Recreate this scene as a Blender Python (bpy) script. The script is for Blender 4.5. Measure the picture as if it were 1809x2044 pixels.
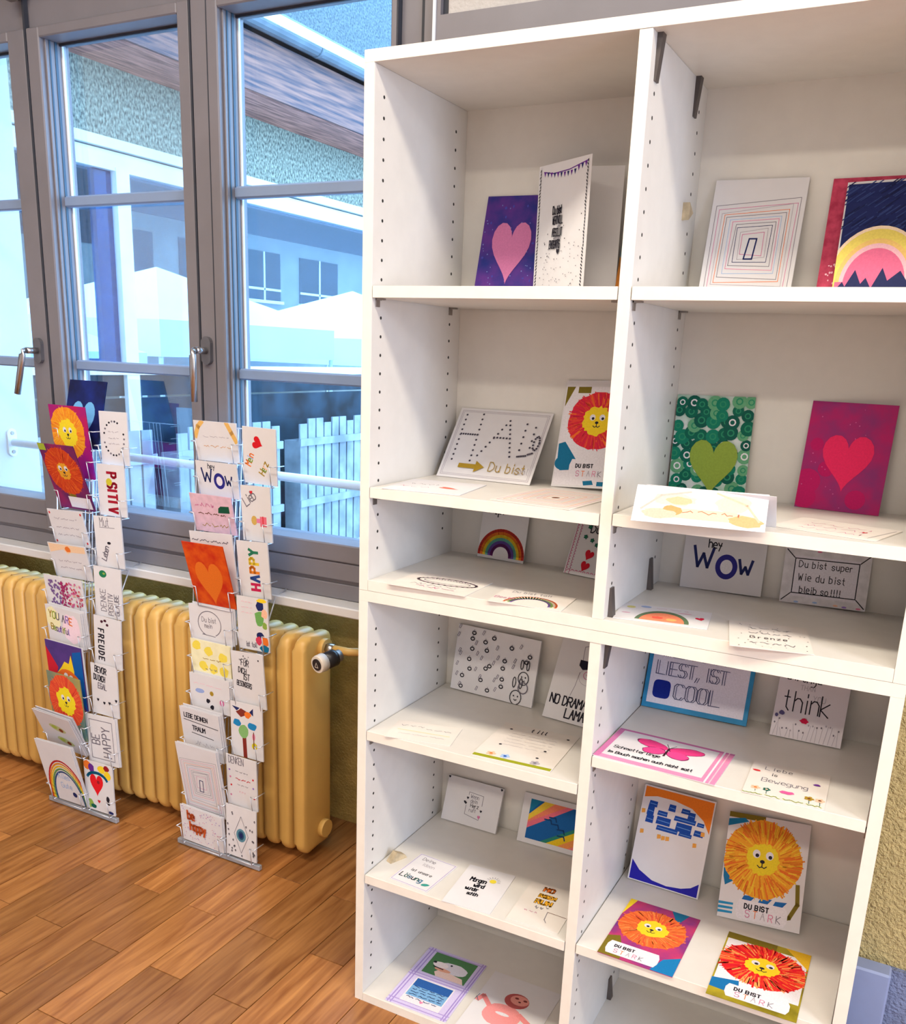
import bpy, bmesh, math, random
from mathutils import Vector, Matrix
random.seed(7)
for o in list(bpy.data.objects): bpy.data.objects.remove(o)
S = bpy.context.scene
COL = S.collection

# ------------------------------------------------------------------ camera
CAM = Vector((.9398, -1.4296, 1.3514)); YAW, PITCH, ROLL = .4761, .2744, .039
FPX, PPX, PPY = 1844., 904.5, 1224.4            # focal length and principal point in 1809x2044 pixels
FW = Vector((-math.sin(YAW)*math.cos(PITCH), math.cos(YAW)*math.cos(PITCH), -math.sin(PITCH)))
_rt = Vector((math.cos(YAW), math.sin(YAW), 0)); _up = _rt.cross(FW)
RT = _rt*math.cos(ROLL) + _up*math.sin(ROLL); UP = -_rt*math.sin(ROLL) + _up*math.cos(ROLL)
cd = bpy.data.cameras.new('camera'); cam = bpy.data.objects.new('camera', cd); COL.objects.link(cam)
cd.sensor_fit = 'HORIZONTAL'; cd.sensor_width = 36; cd.lens = FPX/1809*36
cd.shift_y = (PPY-1022)/1809; cd.clip_start = .02; cd.clip_end = 200
cam.matrix_world = Matrix(((RT.x, UP.x, -FW.x, CAM.x), (RT.y, UP.y, -FW.y, CAM.y), (RT.z, UP.z, -FW.z, CAM.z), (0, 0, 0, 1)))
S.camera = cam
def ray(u, v): return FW + RT*((u-PPX)/FPX) - UP*((v-PPY)/FPX)
def onX(u, v, X): d = ray(u, v); return CAM + d*((X-CAM.x)/d.x)
def onY(u, v, Y): d = ray(u, v); return CAM + d*((Y-CAM.y)/d.y)
def onZ(u, v, Z): d = ray(u, v); return CAM + d*((Z-CAM.z)/d.z)

# ------------------------------------------------------------------ world, lights, exposure
w = bpy.data.worlds.new('sky'); S.world = w; w.use_nodes = True
bg = w.node_tree.nodes['Background']; bg.inputs[0].default_value = (.33, .62, 1, 1); bg.inputs[1].default_value = 7.2
def area(name, loc, sx, sy, power, col, rot=(0, 0, 0)):
    l = bpy.data.lights.new(name, 'AREA'); l.shape = 'RECTANGLE'; l.size = sx; l.size_y = sy; l.energy = power; l.color = col
    o = bpy.data.objects.new(name, l); COL.objects.link(o); o.location = loc; o.rotation_euler = rot
    return o
CEIL = 2.95
LAMPS = [(-.75, -1.1), (1.0, -1.1), (2.75, -1.1), (.1, -3.3), (1.9, -3.3)]
for x, y in LAMPS: area('ceiling_lamp_light', (x, y, CEIL-.075), 1.2, .3, 24, (1, .885, .72))
area('daylight_fill_light', (4.15, -2.2, 1.6), 2.6, 1.5, 120, (.60, .74, 1), (0, math.pi/2, 0))  # added bluish fill lamp standing in for daylight; no window there
vs = S.view_settings; vs.view_transform = 'Standard'; vs.look = 'None'; vs.gamma = 1; vs.use_curve_mapping = False; vs.exposure = .38

# ------------------------------------------------------------------ materials
def nodes(name):
    m = bpy.data.materials.new(name); m.use_nodes = True
    nt = m.node_tree; b = nt.nodes['Principled BSDF']
    return m, nt, b
def lin(c): return tuple(((x/12.92) if x <= .04045 else ((x+.055)/1.055)**2.4) for x in c)
def rgb(r, g, b): return lin((r/255, g/255, b/255))
def mat(name, c, rough=.5, var=.06, scale=12, metal=0, bump=0, bscale=60, spec=.5, stretch=None, c2=None, detail=4):
    m, nt, b = nodes(name); N, L = nt.nodes, nt.links
    tc = N.new('ShaderNodeTexCoord'); src = tc.outputs['Object']
    if stretch:
        mp = N.new('ShaderNodeMapping'); mp.inputs['Scale'].default_value = stretch; L.new(src, mp.inputs[0]); src = mp.outputs[0]
    nz = N.new('ShaderNodeTexNoise'); nz.inputs['Scale'].default_value = scale; nz.inputs['Detail'].default_value = detail; L.new(src, nz.inputs['Vector'])
    rp = N.new('ShaderNodeValToRGB'); e = rp.color_ramp.elements
    a = c2 if c2 else tuple(x*(1-var*2) for x in c)
    e[0].position = .35; e[1].position = .65
    e[0].color = (*a, 1); e[1].color = (*(c if c2 else tuple(min(1, x*(1+var)) for x in c)), 1)
    L.new(nz.outputs['Fac'], rp.inputs[0]); L.new(rp.outputs[0], b.inputs['Base Color'])
    b.inputs['Roughness'].default_value = rough; b.inputs['Metallic'].default_value = metal; b.inputs['Specular IOR Level'].default_value = spec
    if bump:
        n2 = N.new('ShaderNodeTexNoise'); n2.inputs['Scale'].default_value = bscale; n2.inputs['Detail'].default_value = 3; L.new(src, n2.inputs['Vector'])
        bp = N.new('ShaderNodeBump'); bp.inputs['Strength'].default_value = bump; bp.inputs['Distance'].default_value = .01
        L.new(n2.outputs['Fac'], bp.inputs['Height']); L.new(bp.outputs[0], b.inputs['Normal'])
    return m
def glass_mat(name, tint=(1, 1, 1), refl=1.0):
    m = bpy.data.materials.new(name); m.use_nodes = True; nt = m.node_tree; N, L = nt.nodes, nt.links
    N.remove(N['Principled BSDF']); out = N['Material Output']
    t = N.new('ShaderNodeBsdfTransparent'); t.inputs[0].default_value = (*tint, 1)
    g = N.new('ShaderNodeBsdfGlossy'); g.inputs['Roughness'].default_value = .01
    fr = N.new('ShaderNodeFresnel'); fr.inputs[0].default_value = 1.45
    mu = N.new('ShaderNodeMath'); mu.operation = 'MULTIPLY'; mu.inputs[1].default_value = refl; L.new(fr.outputs[0], mu.inputs[0])
    mx = N.new('ShaderNodeMixShader'); L.new(mu.outputs[0], mx.inputs[0]); L.new(t.outputs[0], mx.inputs[1]); L.new(g.outputs[0], mx.inputs[2])
    L.new(mx.outputs[0], out.inputs[0]); return m
M = {}
M['melamine'] = mat('melamine', (.69, .67, .63), .38, .012, 30)
M['edge'] = mat('melamine_lit_edge', (.80, .755, .67), .4, .015, 30)  # same melamine, frontal light put into a brighter colour
M['frame'] = mat('window_frame_paint', (.185, .175, .195), .4, .03, 8)
M['jamb'] = mat('dark_blue_seal', (.03, .07, .12), .5)
M['gasket'] = mat('rubber_gasket', (.03, .035, .05), .6)
M['spacer'] = mat('white_bar', (.78, .82, .86), .35, .02)
M['bars'] = mat('pale_blue_bar', (.23, .32, .50), .35, .02)
M['navyframe'] = mat('navy_frame', (.012, .05, .13), .5, .1, spec=.1)
M['sill'] = mat('sill_paint', (.66, .66, .67), .35, .03, 6)
M['steel'] = mat('brushed_steel', (.55, .55, .57), .28, .08, 40, metal=1, stretch=(60, 60, 4))
M['rosette'] = mat('dark_steel', (.17, .17, .19), .4, .06, metal=.6)
M['radiator'] = mat('radiator_enamel', rgb(219, 176, 98), .38, .04, 5)
M['wall'] = mat('beige_plaster', rgb(196, 176, 122), .9, .05, 40, bump=.9, bscale=170)
M['wallniche'] = mat('shaded_beige_plaster', rgb(176, 148, 82), .9, .08, 20, bump=.5, bscale=140)  # same beige wall, shade of the niche put into a darker colour
M['white_wall'] = mat('white_plaster', (.52, .50, .48), .9, .03, 30, bump=.3, bscale=150)
M['dado'] = mat('blue_grey_plaster', rgb(120, 132, 165), .8, .06, 30, bump=.8, bscale=150)
M['duct'] = mat('blue_grey_plastic', rgb(138, 152, 190), .45, .03)
M['ceil'] = mat('ceiling_paint', (.6, .59, .57), .9, .02)
M['dark'] = mat('dark_hole', (.02, .018, .016), .8)
M['bracket'] = mat('dark_bracket', (.10, .085, .08), .45, .1, metal=.4)
M['clip'] = mat('nickel_clip', (.32, .29, .27), .4, .1, metal=.7)
M['felt'] = mat('raw_wood', rgb(190, 172, 140), .7, .12, 60)
M['wire'] = mat('chrome_wire', (.62, .65, .72), .3, .05, metal=.55)
M['bar'] = mat('zinc_bar', (.45, .52, .62), .4, .06, metal=.5)
M['black'] = mat('black_plastic', (.012, .012, .016), .35)
M['cream'] = mat('cream_plastic', (.80, .74, .66), .4, .03)
M['glass'] = glass_mat('window_glass', (.96, .98, 1), .35)
M['extglass'] = glass_mat('outer_glass', (.84, .92, 1), .08)
M['stucco'] = mat('rough_stucco', (.40, .41, .31), .95, .0, 75, c2=(.06, .07, .06), bump=1, bscale=30, stretch=(1, 1, .55), detail=6)
M['stucco2'] = mat('upper_stucco', (.16, .19, .19), .95, 0, 60, c2=(.07, .09, .10), bump=1, bscale=50)
M['extwhite'] = mat('outdoor_white_paint', (.62, .64, .63), .6, .04, 4)
M['wood1'] = mat('weathered_red_wood', (.62, .25, .18), .7, 0, 3, c2=(.22, .08, .06), stretch=(14, 1.2, 14), detail=6)
M['wood2'] = mat('weathered_dark_wood', (.30, .13, .09), .7, 0, 2.6, c2=(.045, .035, .05), stretch=(10, .9, 16), detail=6)
M['zinc'] = mat('zinc_gutter', (.16, .19, .22), .4, .1, 6, metal=.3)
M['tile'] = mat('roof_tile', (.022, .022, .03), .85, .4, 30, spec=.05)
M['farwall'] = mat('far_plaster', (.17, .175, .15), .9, .08, 4)
M['farglass'] = mat('dark_window_glass', (.004, .008, .016), .6, .3, 3, spec=.05)
M['tent'] = mat('white_canvas', (.80, .81, .82), .8, .02, 3)
M['panelblue'] = mat('dark_blue_panel', (.012, .026, .04), .5, .4, 4, spec=.12)
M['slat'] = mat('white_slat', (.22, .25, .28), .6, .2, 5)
M['pave'] = mat('courtyard_paving', (.42, .42, .42), .9, .08, 3)
M['lamp'] = mat('lamp_housing', (.8, .8, .8), .5)
m, nt, b = nodes('lamp_diffuser'); b.inputs['Emission Color'].default_value = (1, .9, .78, 1); b.inputs['Emission Strength'].default_value = 6; b.inputs['Base Color'].default_value = (.9, .9, .9, 1); M['diff'] = m
# parquet: colour per plank from Object Info random, grain along the plank
def parquet(name, perobj):
    m, nt, b = nodes(name); N, L = nt.nodes, nt.links
    tc = N.new('ShaderNodeTexCoord'); mp = N.new('ShaderNodeMapping'); mp.inputs['Scale'].default_value = (26, 2.2, 26)
    oi = N.new('ShaderNodeObjectInfo'); add = N.new('ShaderNodeVectorMath'); add.operation = 'ADD'
    cb = N.new('ShaderNodeCombineXYZ'); mul = N.new('ShaderNodeMath'); mul.operation = 'MULTIPLY'; mul.inputs[1].default_value = 37.
    L.new(oi.outputs['Random'], mul.inputs[0]); L.new(mul.outputs[0], cb.inputs[1]); L.new(tc.outputs['Object'], add.inputs[0]); L.new(cb.outputs[0], add.inputs[1])
    L.new(add.outputs[0], mp.inputs[0])
    nz = N.new('ShaderNodeTexNoise'); nz.inputs['Scale'].default_value = 2.2; nz.inputs['Detail'].default_value = 7; nz.inputs['Distortion'].default_value = .6; L.new(mp.outputs[0], nz.inputs['Vector'])
    rp = N.new('ShaderNodeValToRGB'); e = rp.color_ramp.elements; e[0].position = .3; e[1].position = .72
    e[0].color = (*rgb(134, 80, 38), 1); e[1].color = (*rgb(188, 130, 74), 1)
    L.new(nz.outputs['Fac'], rp.inputs[0])
    hs = N.new('ShaderNodeHueSaturation'); L.new(rp.outputs[0], hs.inputs['Color'])
    mr = N.new('ShaderNodeMapRange'); mr.inputs[3].default_value = .66; mr.inputs[4].default_value = 1.16
    if perobj: L.new(oi.outputs['Random'], mr.inputs[0])
    else:
        bt = N.new('ShaderNodeTexBrick'); bt.inputs['Scale'].default_value = 1; bt.inputs['Brick Width'].default_value = .442; bt.inputs['Row Height'].default_value = .0935; bt.inputs['Mortar Size'].default_value = .001
        bt.inputs['Color1'].default_value = (0, 0, 0, 1); bt.inputs['Color2'].default_value = (1, 1, 1, 1)
        m2 = N.new('ShaderNodeMapping'); m2.inputs['Rotation'].default_value = (0, 0, math.pi/2); L.new(tc.outputs['Object'], m2.inputs[0]); L.new(m2.outputs[0], bt.inputs['Vector']); L.new(bt.outputs['Color'], mr.inputs[0])
    L.new(mr.outputs[0], hs.inputs['Value']); L.new(hs.outputs[0], b.inputs['Base Color'])
    b.inputs['Roughness'].default_value = .3; b.inputs['Specular IOR Level'].default_value = .45
    bp = N.new('ShaderNodeBump'); bp.inputs['Strength'].default_value = .08; bp.inputs['Distance'].default_value = .003; L.new(nz.outputs['Fac'], bp.inputs['Height']); L.new(bp.outputs[0], b.inputs['Normal'])
    return m
M['plank'] = parquet('parquet_plank', True); M['plankfar'] = parquet('parquet_far', False)
# print on cards: colour from the mesh's own ink colour attribute
m, nt, b = nodes('card_ink'); at = nt.nodes.new('ShaderNodeAttribute'); at.attribute_name = 'ink'
nz = nt.nodes.new('ShaderNodeTexNoise'); nz.inputs['Scale'].default_value = 320; tcn = nt.nodes.new('ShaderNodeTexCoord'); nt.links.new(tcn.outputs['Object'], nz.inputs['Vector'])
mr = nt.nodes.new('ShaderNodeMapRange'); mr.inputs[1].default_value = .3; mr.inputs[2].default_value = .7; mr.inputs[3].default_value = .94; mr.inputs[4].default_value = 1.05; nt.links.new(nz.outputs['Fac'], mr.inputs[0])
hs = nt.nodes.new('ShaderNodeHueSaturation'); nt.links.new(at.outputs['Color'], hs.inputs['Color']); nt.links.new(mr.outputs[0], hs.inputs['Value'])
nt.links.new(hs.outputs[0], b.inputs['Base Color']); b.inputs['Roughness'].default_value = .65; b.inputs['Specular IOR Level'].default_value = .2; M['ink'] = m
M['paper'] = mat('white_card', (.71, .70, .725), .7, .012, 20, spec=.2)
M['paperwarm'] = mat('cream_card', (.73, .685, .64), .7, .015, 20, spec=.2)
PM = {}
def paint(key, a, b2, scale=40, lo=.35, hi=.65):
    if key in PM: return PM[key]
    m = mat('painted_'+key, b2, .6, 0, scale, c2=a, spec=.25, detail=5); r = [n for n in m.node_tree.nodes if n.type == 'VALTORGB'][0]
    r.color_ramp.elements[0].position = lo; r.color_ramp.elements[1].position = hi
    PM[key] = m; return m

# ------------------------------------------------------------------ mesh helpers
def link(name, me, parent=None, loc=None):
    o = bpy.data.objects.new(name, me); COL.objects.link(o)
    if parent: o.parent = parent
    if loc is not None: o.location = loc
    return o
def tag(o, label=None, cat=None, group=None, kind=None):
    if label: o['label'] = label
    if cat: o['category'] = cat
    if group: o['group'] = group
    if kind: o['kind'] = kind
    return o
def thing(name, label, cat, loc=(0, 0, 0), group=None, kind=None):
    o = link(name, None, None, loc); o.empty_display_size = .05
    return tag(o, label, cat, group, kind)
def wloc(p):
    v = Vector((0, 0, 0))
    while p: v += p.location; p = p.parent
    return v
class MB:
    """collects shapes in world coordinates, builds one mesh object"""
    def __init__(s): s.v = []; s.f = []; s.sm = []
    def box(s, x0, x1, y0, y1, z0, z1, bev=0):
        x0, x1 = min(x0, x1), max(x0, x1); y0, y1 = min(y0, y1), max(y0, y1); z0, z1 = min(z0, z1), max(z0, z1)
        if bev:
            bm = bmesh.new(); bmesh.ops.create_cube(bm, size=1)
            for v in bm.verts: v.co = Vector(((x0+x1)/2+v.co.x*(x1-x0), (y0+y1)/2+v.co.y*(y1-y0), (z0+z1)/2+v.co.z*(z1-z0)))
            bmesh.ops.bevel(bm, geom=list(bm.edges), offset=bev, segments=1, affect='EDGES'); s.addbm(bm); return s
        n = len(s.v); s.v += [(x, y, z) for x in (x0, x1) for y in (y0, y1) for z in (z0, z1)]
        for q in ((0, 1, 3, 2), (4, 6, 7, 5), (0, 4, 5, 1), (2, 3, 7, 6), (0, 2, 6, 4), (1, 5, 7, 3)): s.f.append([n+i for i in q]); s.sm.append(False)
        return s
    def addbm(s, bm):
        n = len(s.v); bm.verts.index_update(); s.v += [tuple(v.co) for v in bm.verts]
        for f in bm.faces: s.f.append([n+v.index for v in f.verts]); s.sm.append(False)
        bm.free()
    def tube(s, pts, r, k=8, cap=True, r2=None):
        pts = [Vector(p) for p in pts]; n0 = len(s.v); m = len(pts)
        for i, p in enumerate(pts):
            d = (pts[min(i+1, m-1)] - pts[max(i-1, 0)]).normalized()
            a = Vector((0, 0, 1)) if abs(d.z) < .9 else Vector((1, 0, 0)); e1 = d.cross(a).normalized(); e2 = d.cross(e1)
            rr = r if r2 is None else r + (r2-r)*i/(m-1)
            # widen mitred corners so bends keep their thickness
            for j in range(k):
                t = 2*math.pi*j/k; s.v.append(tuple(p + e1*rr*math.cos(t) + e2*rr*math.sin(t)))
        for i in range(m-1):
            for j in range(k): s.f.append([n0+i*k+j, n0+i*k+(j+1) % k, n0+(i+1)*k+(j+1) % k, n0+(i+1)*k+j]); s.sm.append(True)
        if cap:
            s.f.append([n0+j for j in range(k)][::-1]); s.sm.append(False); s.f.append([n0+(m-1)*k+j for j in range(k)]); s.sm.append(False)
        return s
    def wire(s, pts, r, k=5):
        for a, b2 in zip(pts, pts[1:]): s.tube([a, b2], r, k)
        return s
    def quad(s, *p):
        n = len(s.v); s.v += [tuple(x) for x in p]; s.f.append([n+i for i in range(len(p))]); s.sm.append(False); return s
    def prism(s, poly, axis, a, b2):
        """polygon in the two other axes, extruded along axis from a to b2"""
        n = len(s.v); k = len(poly)
        def P(q, t): return {'x': (t, q[0], q[1]), 'y': (q[0], t, q[1]), 'z': (q[0], q[1], t)}[axis]
        s.v += [P(q, a) for q in poly] + [P(q, b2) for q in poly]
        s.f += [[n+i for i in range(k)][::-1], [n+k+i for i in range(k)]]; s.sm += [False, False]
        for i in range(k): s.f.append([n+i, n+(i+1) % k, n+k+(i+1) % k, n+k+i]); s.sm.append(False)
        return s
    def mesh(s, name, off=(0, 0, 0)):
        me = bpy.data.meshes.new(name); o = Vector(off)
        me.from_pydata([tuple(Vector(v)-o) for v in s.v], [], s.f)
        bm = bmesh.new(); bm.from_mesh(me); bmesh.ops.recalc_face_normals(bm, faces=bm.faces); bm.to_mesh(me); bm.free()
        for p, q in zip(me.polygons, s.sm): p.use_smooth = q
        return me
    def build(s, name, mt, parent=None, kind=None):
        me = s.mesh(name, wloc(parent)); me.materials.append(M[mt] if isinstance(mt, str) else mt)
        o = link(name, me, parent)
        if kind: o['kind'] = kind
        return o
def box(name, x0, x1, y0, y1, z0, z1, mt, parent=None, bev=0, kind=None): return MB().box(x0, x1, y0, y1, z0, z1, bev).build(name, mt, parent, kind)
def struct(o): o['kind'] = 'structure'; return o
def dup(o, parent, loc):
    c = o.copy(); COL.objects.link(c); c.parent = parent; c.location = loc; return c

# ------------------------------------------------------------------ room shell
YW = .45; YN = .64; YO = .70                      # wall face, niche back, outer face
XL, XR, YB = -2.6, 4.2, -4.6
# floor: base slab, and single parquet planks where the photo lets them be told apart
PX0 = -.642-.0935*21; NPX = 40; PY0 = -.147-.442*2; PLEN = .442; PWID = .0935
PX1 = PX0+NPX*PWID
fl = MB(); fl.box(XL, XR, YB, YO, -.06, -.012); fl.box(XL, XR, YB, PY0, -.02, 0); fl.box(PX1, XR, PY0, YN, -.02, 0)
flo = struct(fl.build('floor', 'plankfar')); tag(flo, 'warm brown parquet floor')
pm = MB().box(-PWID/2+.0009, PWID/2-.0009, -PLEN/2+.0006, PLEN/2-.0006, -.02, 0, .0007).mesh('plank'); pm.materials.append(M['plank'])
short = {}
for i in range(NPX):
    x = PX0 + (i+.5)*PWID; y = PY0 + (0 if i % 2 else .221) - .442
    # columns alternate by half a plank as in the photo
    while y < YN:
        a, b2 = max(y, PY0), min(y+PLEN, YN)
        if b2-a > .01 and x-PWID/2 > XL:
            key = round(b2-a, 3)
            if key not in short:
                L2 = b2-a; me = MB().box(-PWID/2+.0009, PWID/2-.0009, -L2/2+.0009, L2/2-.0009, -.02, 0, .0007).mesh('plank'); me.materials.append(M['plank']); short[key] = me
            link('plank', short[key], flo, (x, (a+b2)/2, 0))
        y += PLEN
struct(box('ceiling', XL, XR, YB, YO, CEIL, CEIL+.1, 'ceil'))
struct(box('wall_left', XL-.1, XL, YB, YO, -.06, CEIL, 'white_wall')); struct(box('wall_right', XR, XR+.1, YB, YO, -.06, CEIL, 'white_wall'))
struct(box('wall_rear', XL, XR, YB-.1, YB, -.06, CEIL, 'white_wall'))
WX0, WX1 = -2.25, -.14                             # window opening
wb = MB(); wb.box(WX1, XR, YW, YO, -.012, CEIL); wb.box(XL, WX0, YW, YO, -.012, CEIL); wb.box(WX0, WX1, YW, YO, 2.33, CEIL)
struct(wb.build('wall_window', 'wall'))
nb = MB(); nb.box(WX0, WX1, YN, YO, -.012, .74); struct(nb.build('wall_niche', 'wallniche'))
# outer reveal and cladding, painted white outside
rv = MB(); rv.box(WX0, -1.75, .535, YO+.001, .70, 2.33); struct(rv.build('wall_reveal', 'extwhite'))
# blue-grey dado and cable duct right of the bookcase
p = onY(1717, 1912, .43); q = onY(1783, 1930, .40)
struct(box('trim_dado', .3, XR, YW-.012, YW, 0, p.z-.01, 'dado'))
dx = onY(1783, 1930, .40).x
du = MB(); du.box(.62, dx, .395, YW-.012, 0, p.z, .004); duo = struct(du.build('trim_duct', 'duct'))
# framed blind panel above the bookcase
w2 = thing('window_2', None, None, (-.1, .44, 2.0)); w2['kind'] = 'structure'
box('window_frame', -.108, 1.6, .425, .45, 1.86, 2.008, 'frame', w2); box('window_frame', -.108, -.098, .425, .45, 2.008, 2.7, 'frame', w2)
box('blind', -.084, 1.6, .432, .448, 2.008, 2.7, 'white_wall', w2, .001); box('gasket', -.098, -.084, .436, .449, 2.008, 2.7, 'gasket', w2)
box('cover_strip', -.114, -.108, .421, .45, 1.86, 2.7, 'spacer', w2)

# ------------------------------------------------------------------ main window
W = thing('window_1', None, None, (-1.2, .45, .74)); W['kind'] = 'structure'
YF, YS, YG = .448, .433, .50
FT = 2.33
fr = MB()
fr.box(WX0, WX1, YF, .53, .74, .79); fr.box(WX0, WX1, YF, .53, 2.12, FT)
fr.box(-.202, WX1, YF, .53, .79, 2.12); fr.box(WX0, -2.1, YF, .53, .79, 2.12)
fr.box(-1.338, -1.331, YF+.02, .53, .79, 2.12); fr.box(-.776, -.771, YF+.02, .53, .79, 2.12)
fr.build('window_frame', 'frame', W)
box('frame_lip', WX0, WX1, YF-.006, YF, .742, .782, 'frame', W, .002)
box('gasket', -.152, -.141, YF-.004, YF+.01, .79, FT, 'gasket', W)
box('cover_strip', -.141, -.114, YF-.012, YF+.004, .79, FT, 'frame', W)
box('gasket', -.206, -.2025, YS-.0005, YF, .79, 2.12, 'gasket', W)
def sash(x0, x1, sl, sr):
    """sash from x0 to x1 with stile widths sl and sr; glass set back"""
    o = thing('sash', None, None); o.parent = W; o.location = Vector((x0, YS, .79))-W.location
    z0, z1, gz0, gz1 = .792, 2.118, .885, 2.093
    base = wloc(o)
    def b(nm, *a, m='frame', bev=.003):
        mb = MB(); mb.box(*a, bev); me = mb.mesh(nm, base); me.materials.append(M[m]); return link(nm, me, o)
    b('stile', x0, x0+sl, YS, .53, z0, z1); b('stile', x1-sr, x1, YS, .53, z0, z1)
    b('rail', x0+sl, x1-sr, YS, .53, gz1, z1); b('rail', x0+sl, x1-sr, YS, .53, .84, gz0)
    b('rail', x0+sl, x1-sr, YS+.004, .53, z0, .838)
    g0, g1 = x0+sl, x1-sr
    # glazing bead steps on the inner jambs
    for xa, xb in ((g0, g0+.006), (g1-.006, g1)): b('glazing_bead', xa, xb, YS+.016, YG, gz0, gz1, bev=.001)
    for xa, xb in ((g0, g0+.010), (g1-.010, g1)): b('spacer', xa, xb, YG-.002, YG+.004, gz0, gz1, m='spacer', bev=0)
    b('gasket', g0+.004, g0+.0075, YS+.026, YS+.031, gz0, gz1, m='jamb', bev=0); b('gasket', g0+.004, g0+.0075, YS+.044, YS+.052, gz0, gz1, m='jamb', bev=0)
    b('gasket', g0, g1, YG-.008, YG-.002, gz1-.006, gz1, m='gasket', bev=0)
    b('pane', g0, g1, YG, YG+.004, gz0, gz1, m='glass', bev=0)
    for z in (1.708, 1.279): b('glazing_bar', g0+.001, g1-.001, YG-.024, YG-.001, z-.014, z+.014, m='bars', bev=.004)
    return o
s1 = sash(-2.09, -1.338, .06, .066); s2 = sash(-1.331, -.776, .046, .037); s3 = sash(-.771, -.204, .080, .017)
# groove on the wide stile of the right sash and dark joints between the sashes
for x0, x1, par in ((-.7235, -.7205, W), (-1.338, -1.331, W), (-.776, -.771, W)): box('gasket', x0, x1, YS-.0006, YS+.012, .80, 2.3 if x0 < -1 else 2.118, 'gasket', par)
box('stop', -1.372, -1.318, .405, YF, 2.188, 2.212, 'black', W, .003); box('stop', -1.36, -1.33, .395, .42, 2.175, 2.19, 'clip', W, .002)
def handle(x, z, tilt):
    h = thing('handle', None, None); h.parent = W; h.location = Vector((x, YS, z))-W.location
    pl = MB(); n = 16; poly = []
    for i in range(n):
        t = 2*math.pi*i/n; poly.append((x+.0155*math.cos(t), z+.0155*math.sin(t)+(.019 if math.sin(t) >= 0 else -.019)))
    pl.prism(poly, 'y', YS-.011, YS); pl.build('rosette', 'rosette', h)
    gp = MB(); dx2, dz = -math.sin(tilt), -math.cos(tilt); y2 = YS-.058
    gp.tube([(x, YS-.01, z), (x, y2+.010, z)], .0085, 12)
    gp.tube([(x, y2+.010, z), (x+.003*dx2, y2+.003, z+.003*dz), (x+.012*dx2, y2, z+.012*dz), (x+.125*dx2, y2, z+.125*dz)], .0088, 12)
    gp.build('lever', 'steel', h)
handle(-1.371, 1.314, .30); handle(-.747, 1.334, 0)
# sill: belongs to the room
sl = MB(); sl.box(WX0, -.02, .385, YF+.01, .716, .741, .003); struct(sl.build('trim_sill', 'sill'))

# ------------------------------------------------------------------ radiator
RZ0, RZ1, RY0, RY1 = .036, .64, .372, .497; RXR = -.41; PITCHX = .0503; NS = 34
rad = thing('radiator', 'mustard yellow enamelled column radiator under the window sill', 'radiator', (RXR-.8, .43, RZ0))
def fin_mesh():
    poly = []; R1 = .035; R2 = .02
    def arc(cy, cz, r, a0, a1, k=6):
        for i in range(k+1):
            t = math.radians(a0+(a1-a0)*i/k); poly.append((cy+r*math.cos(t), cz+r*math.sin(t)))
    arc(RY0+R1, RZ0+.02+.0, .0349, 180, 250, 4); arc(RY1-R2, RZ0+.02, .02, -90, 0, 4); arc(RY1-R2, RZ1-R2, R2, 0, 90, 4); arc(RY0+R1, RZ1-R1, R1, 90, 180, 6)
    bm = bmesh.new(); hw = .0185
    a = [bm.verts.new((-hw, y, z)) for y, z in poly]; b2 = [bm.verts.new((hw, y, z)) for y, z in poly]
    f1 = bm.faces.new(a); f2 = bm.faces.new(b2[::-1]); k = len(a)
    for i in range(k): bm.faces.new((a[(i+1) % k], a[i], b2[i], b2[(i+1) % k]))
    bmesh.ops.bevel(bm, geom=list(f1.edges)+list(f2.edges), offset=.013, segments=3, affect='EDGES', profile=.5)
    s = MB(); s.addbm(bm); s.sm = [True]*len(s.f)
    off = Vector((0, .43, RZ0)); me = s.mesh('radiator_section', off)
    me.materials.append(M['radiator']); return me
fm = fin_mesh()
for i in range(NS): link('section', fm, rad, (RXR-.0185-i*PITCHX-(RXR-.8), 0, 0))
for z in (.60, .078):
    for i in range(NS-1):
        x = RXR-.0185-(i+.5)*PITCHX
        if i == 0:
            hubs = {} if z == .60 else hubs
            hm = MB().tube([(-.010, 0, 0), (.010, 0, 0)], .023, 14).mesh('hub'); hm.materials.append(M['radiator'])
        link('hub', hm, rad, (x-(RXR-.8), .447-.43, z-RZ0))
    MB().tube([(RXR-.005, .455, z), (RXR+.012, .455, z), (RXR+.014, .455, z)], .026, 18, r2=.0245).build('end_plug', 'radiator', rad)
# valve, thermostat head and its emblem
tv = thing('thermostat_valve', 'black and cream thermostat knob on the radiator pipe', 'thermostat', (RXR+.05, .43, .60))
c0 = onY(633, 1327, .335); c0 = Vector(c0); ax = Vector((-.22, -1, -.10)).normalized()
MB().tube([(RXR+.012, .455, .60), (RXR+.036, .455, .60)], .015, 6).build('union_nut', 'steel', tv)
vb = MB(); vb.tube([(RXR+.03, .455, .602), (-.33, .455, .602), (-.30, .47, .603), (-.30, YN, .603)], .0105, 10); vb.build('pipe', 'radiator', tv)
MB().tube([c0-ax*.075, c0-ax*.05], .016, 14).build('valve_body', 'clip', tv)
MB().tube([c0-ax*.058, c0-ax*.05, c0-ax*.022], .0215, 20).build('thermostat_base', 'black', tv)
MB().tube([c0-ax*.022, c0-ax*.004, c0], .0235, 24, r2=.0215).build('dial', 'cream', tv)
MB().tube([c0, c0+ax*.002], .0152, 20).build('cap', 'black', tv)
e1 = ax.cross(Vector((0, 0, 1))).normalized(); e2 = e1.cross(ax).normalized(); cc = c0+ax*.0024
em = MB()
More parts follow.
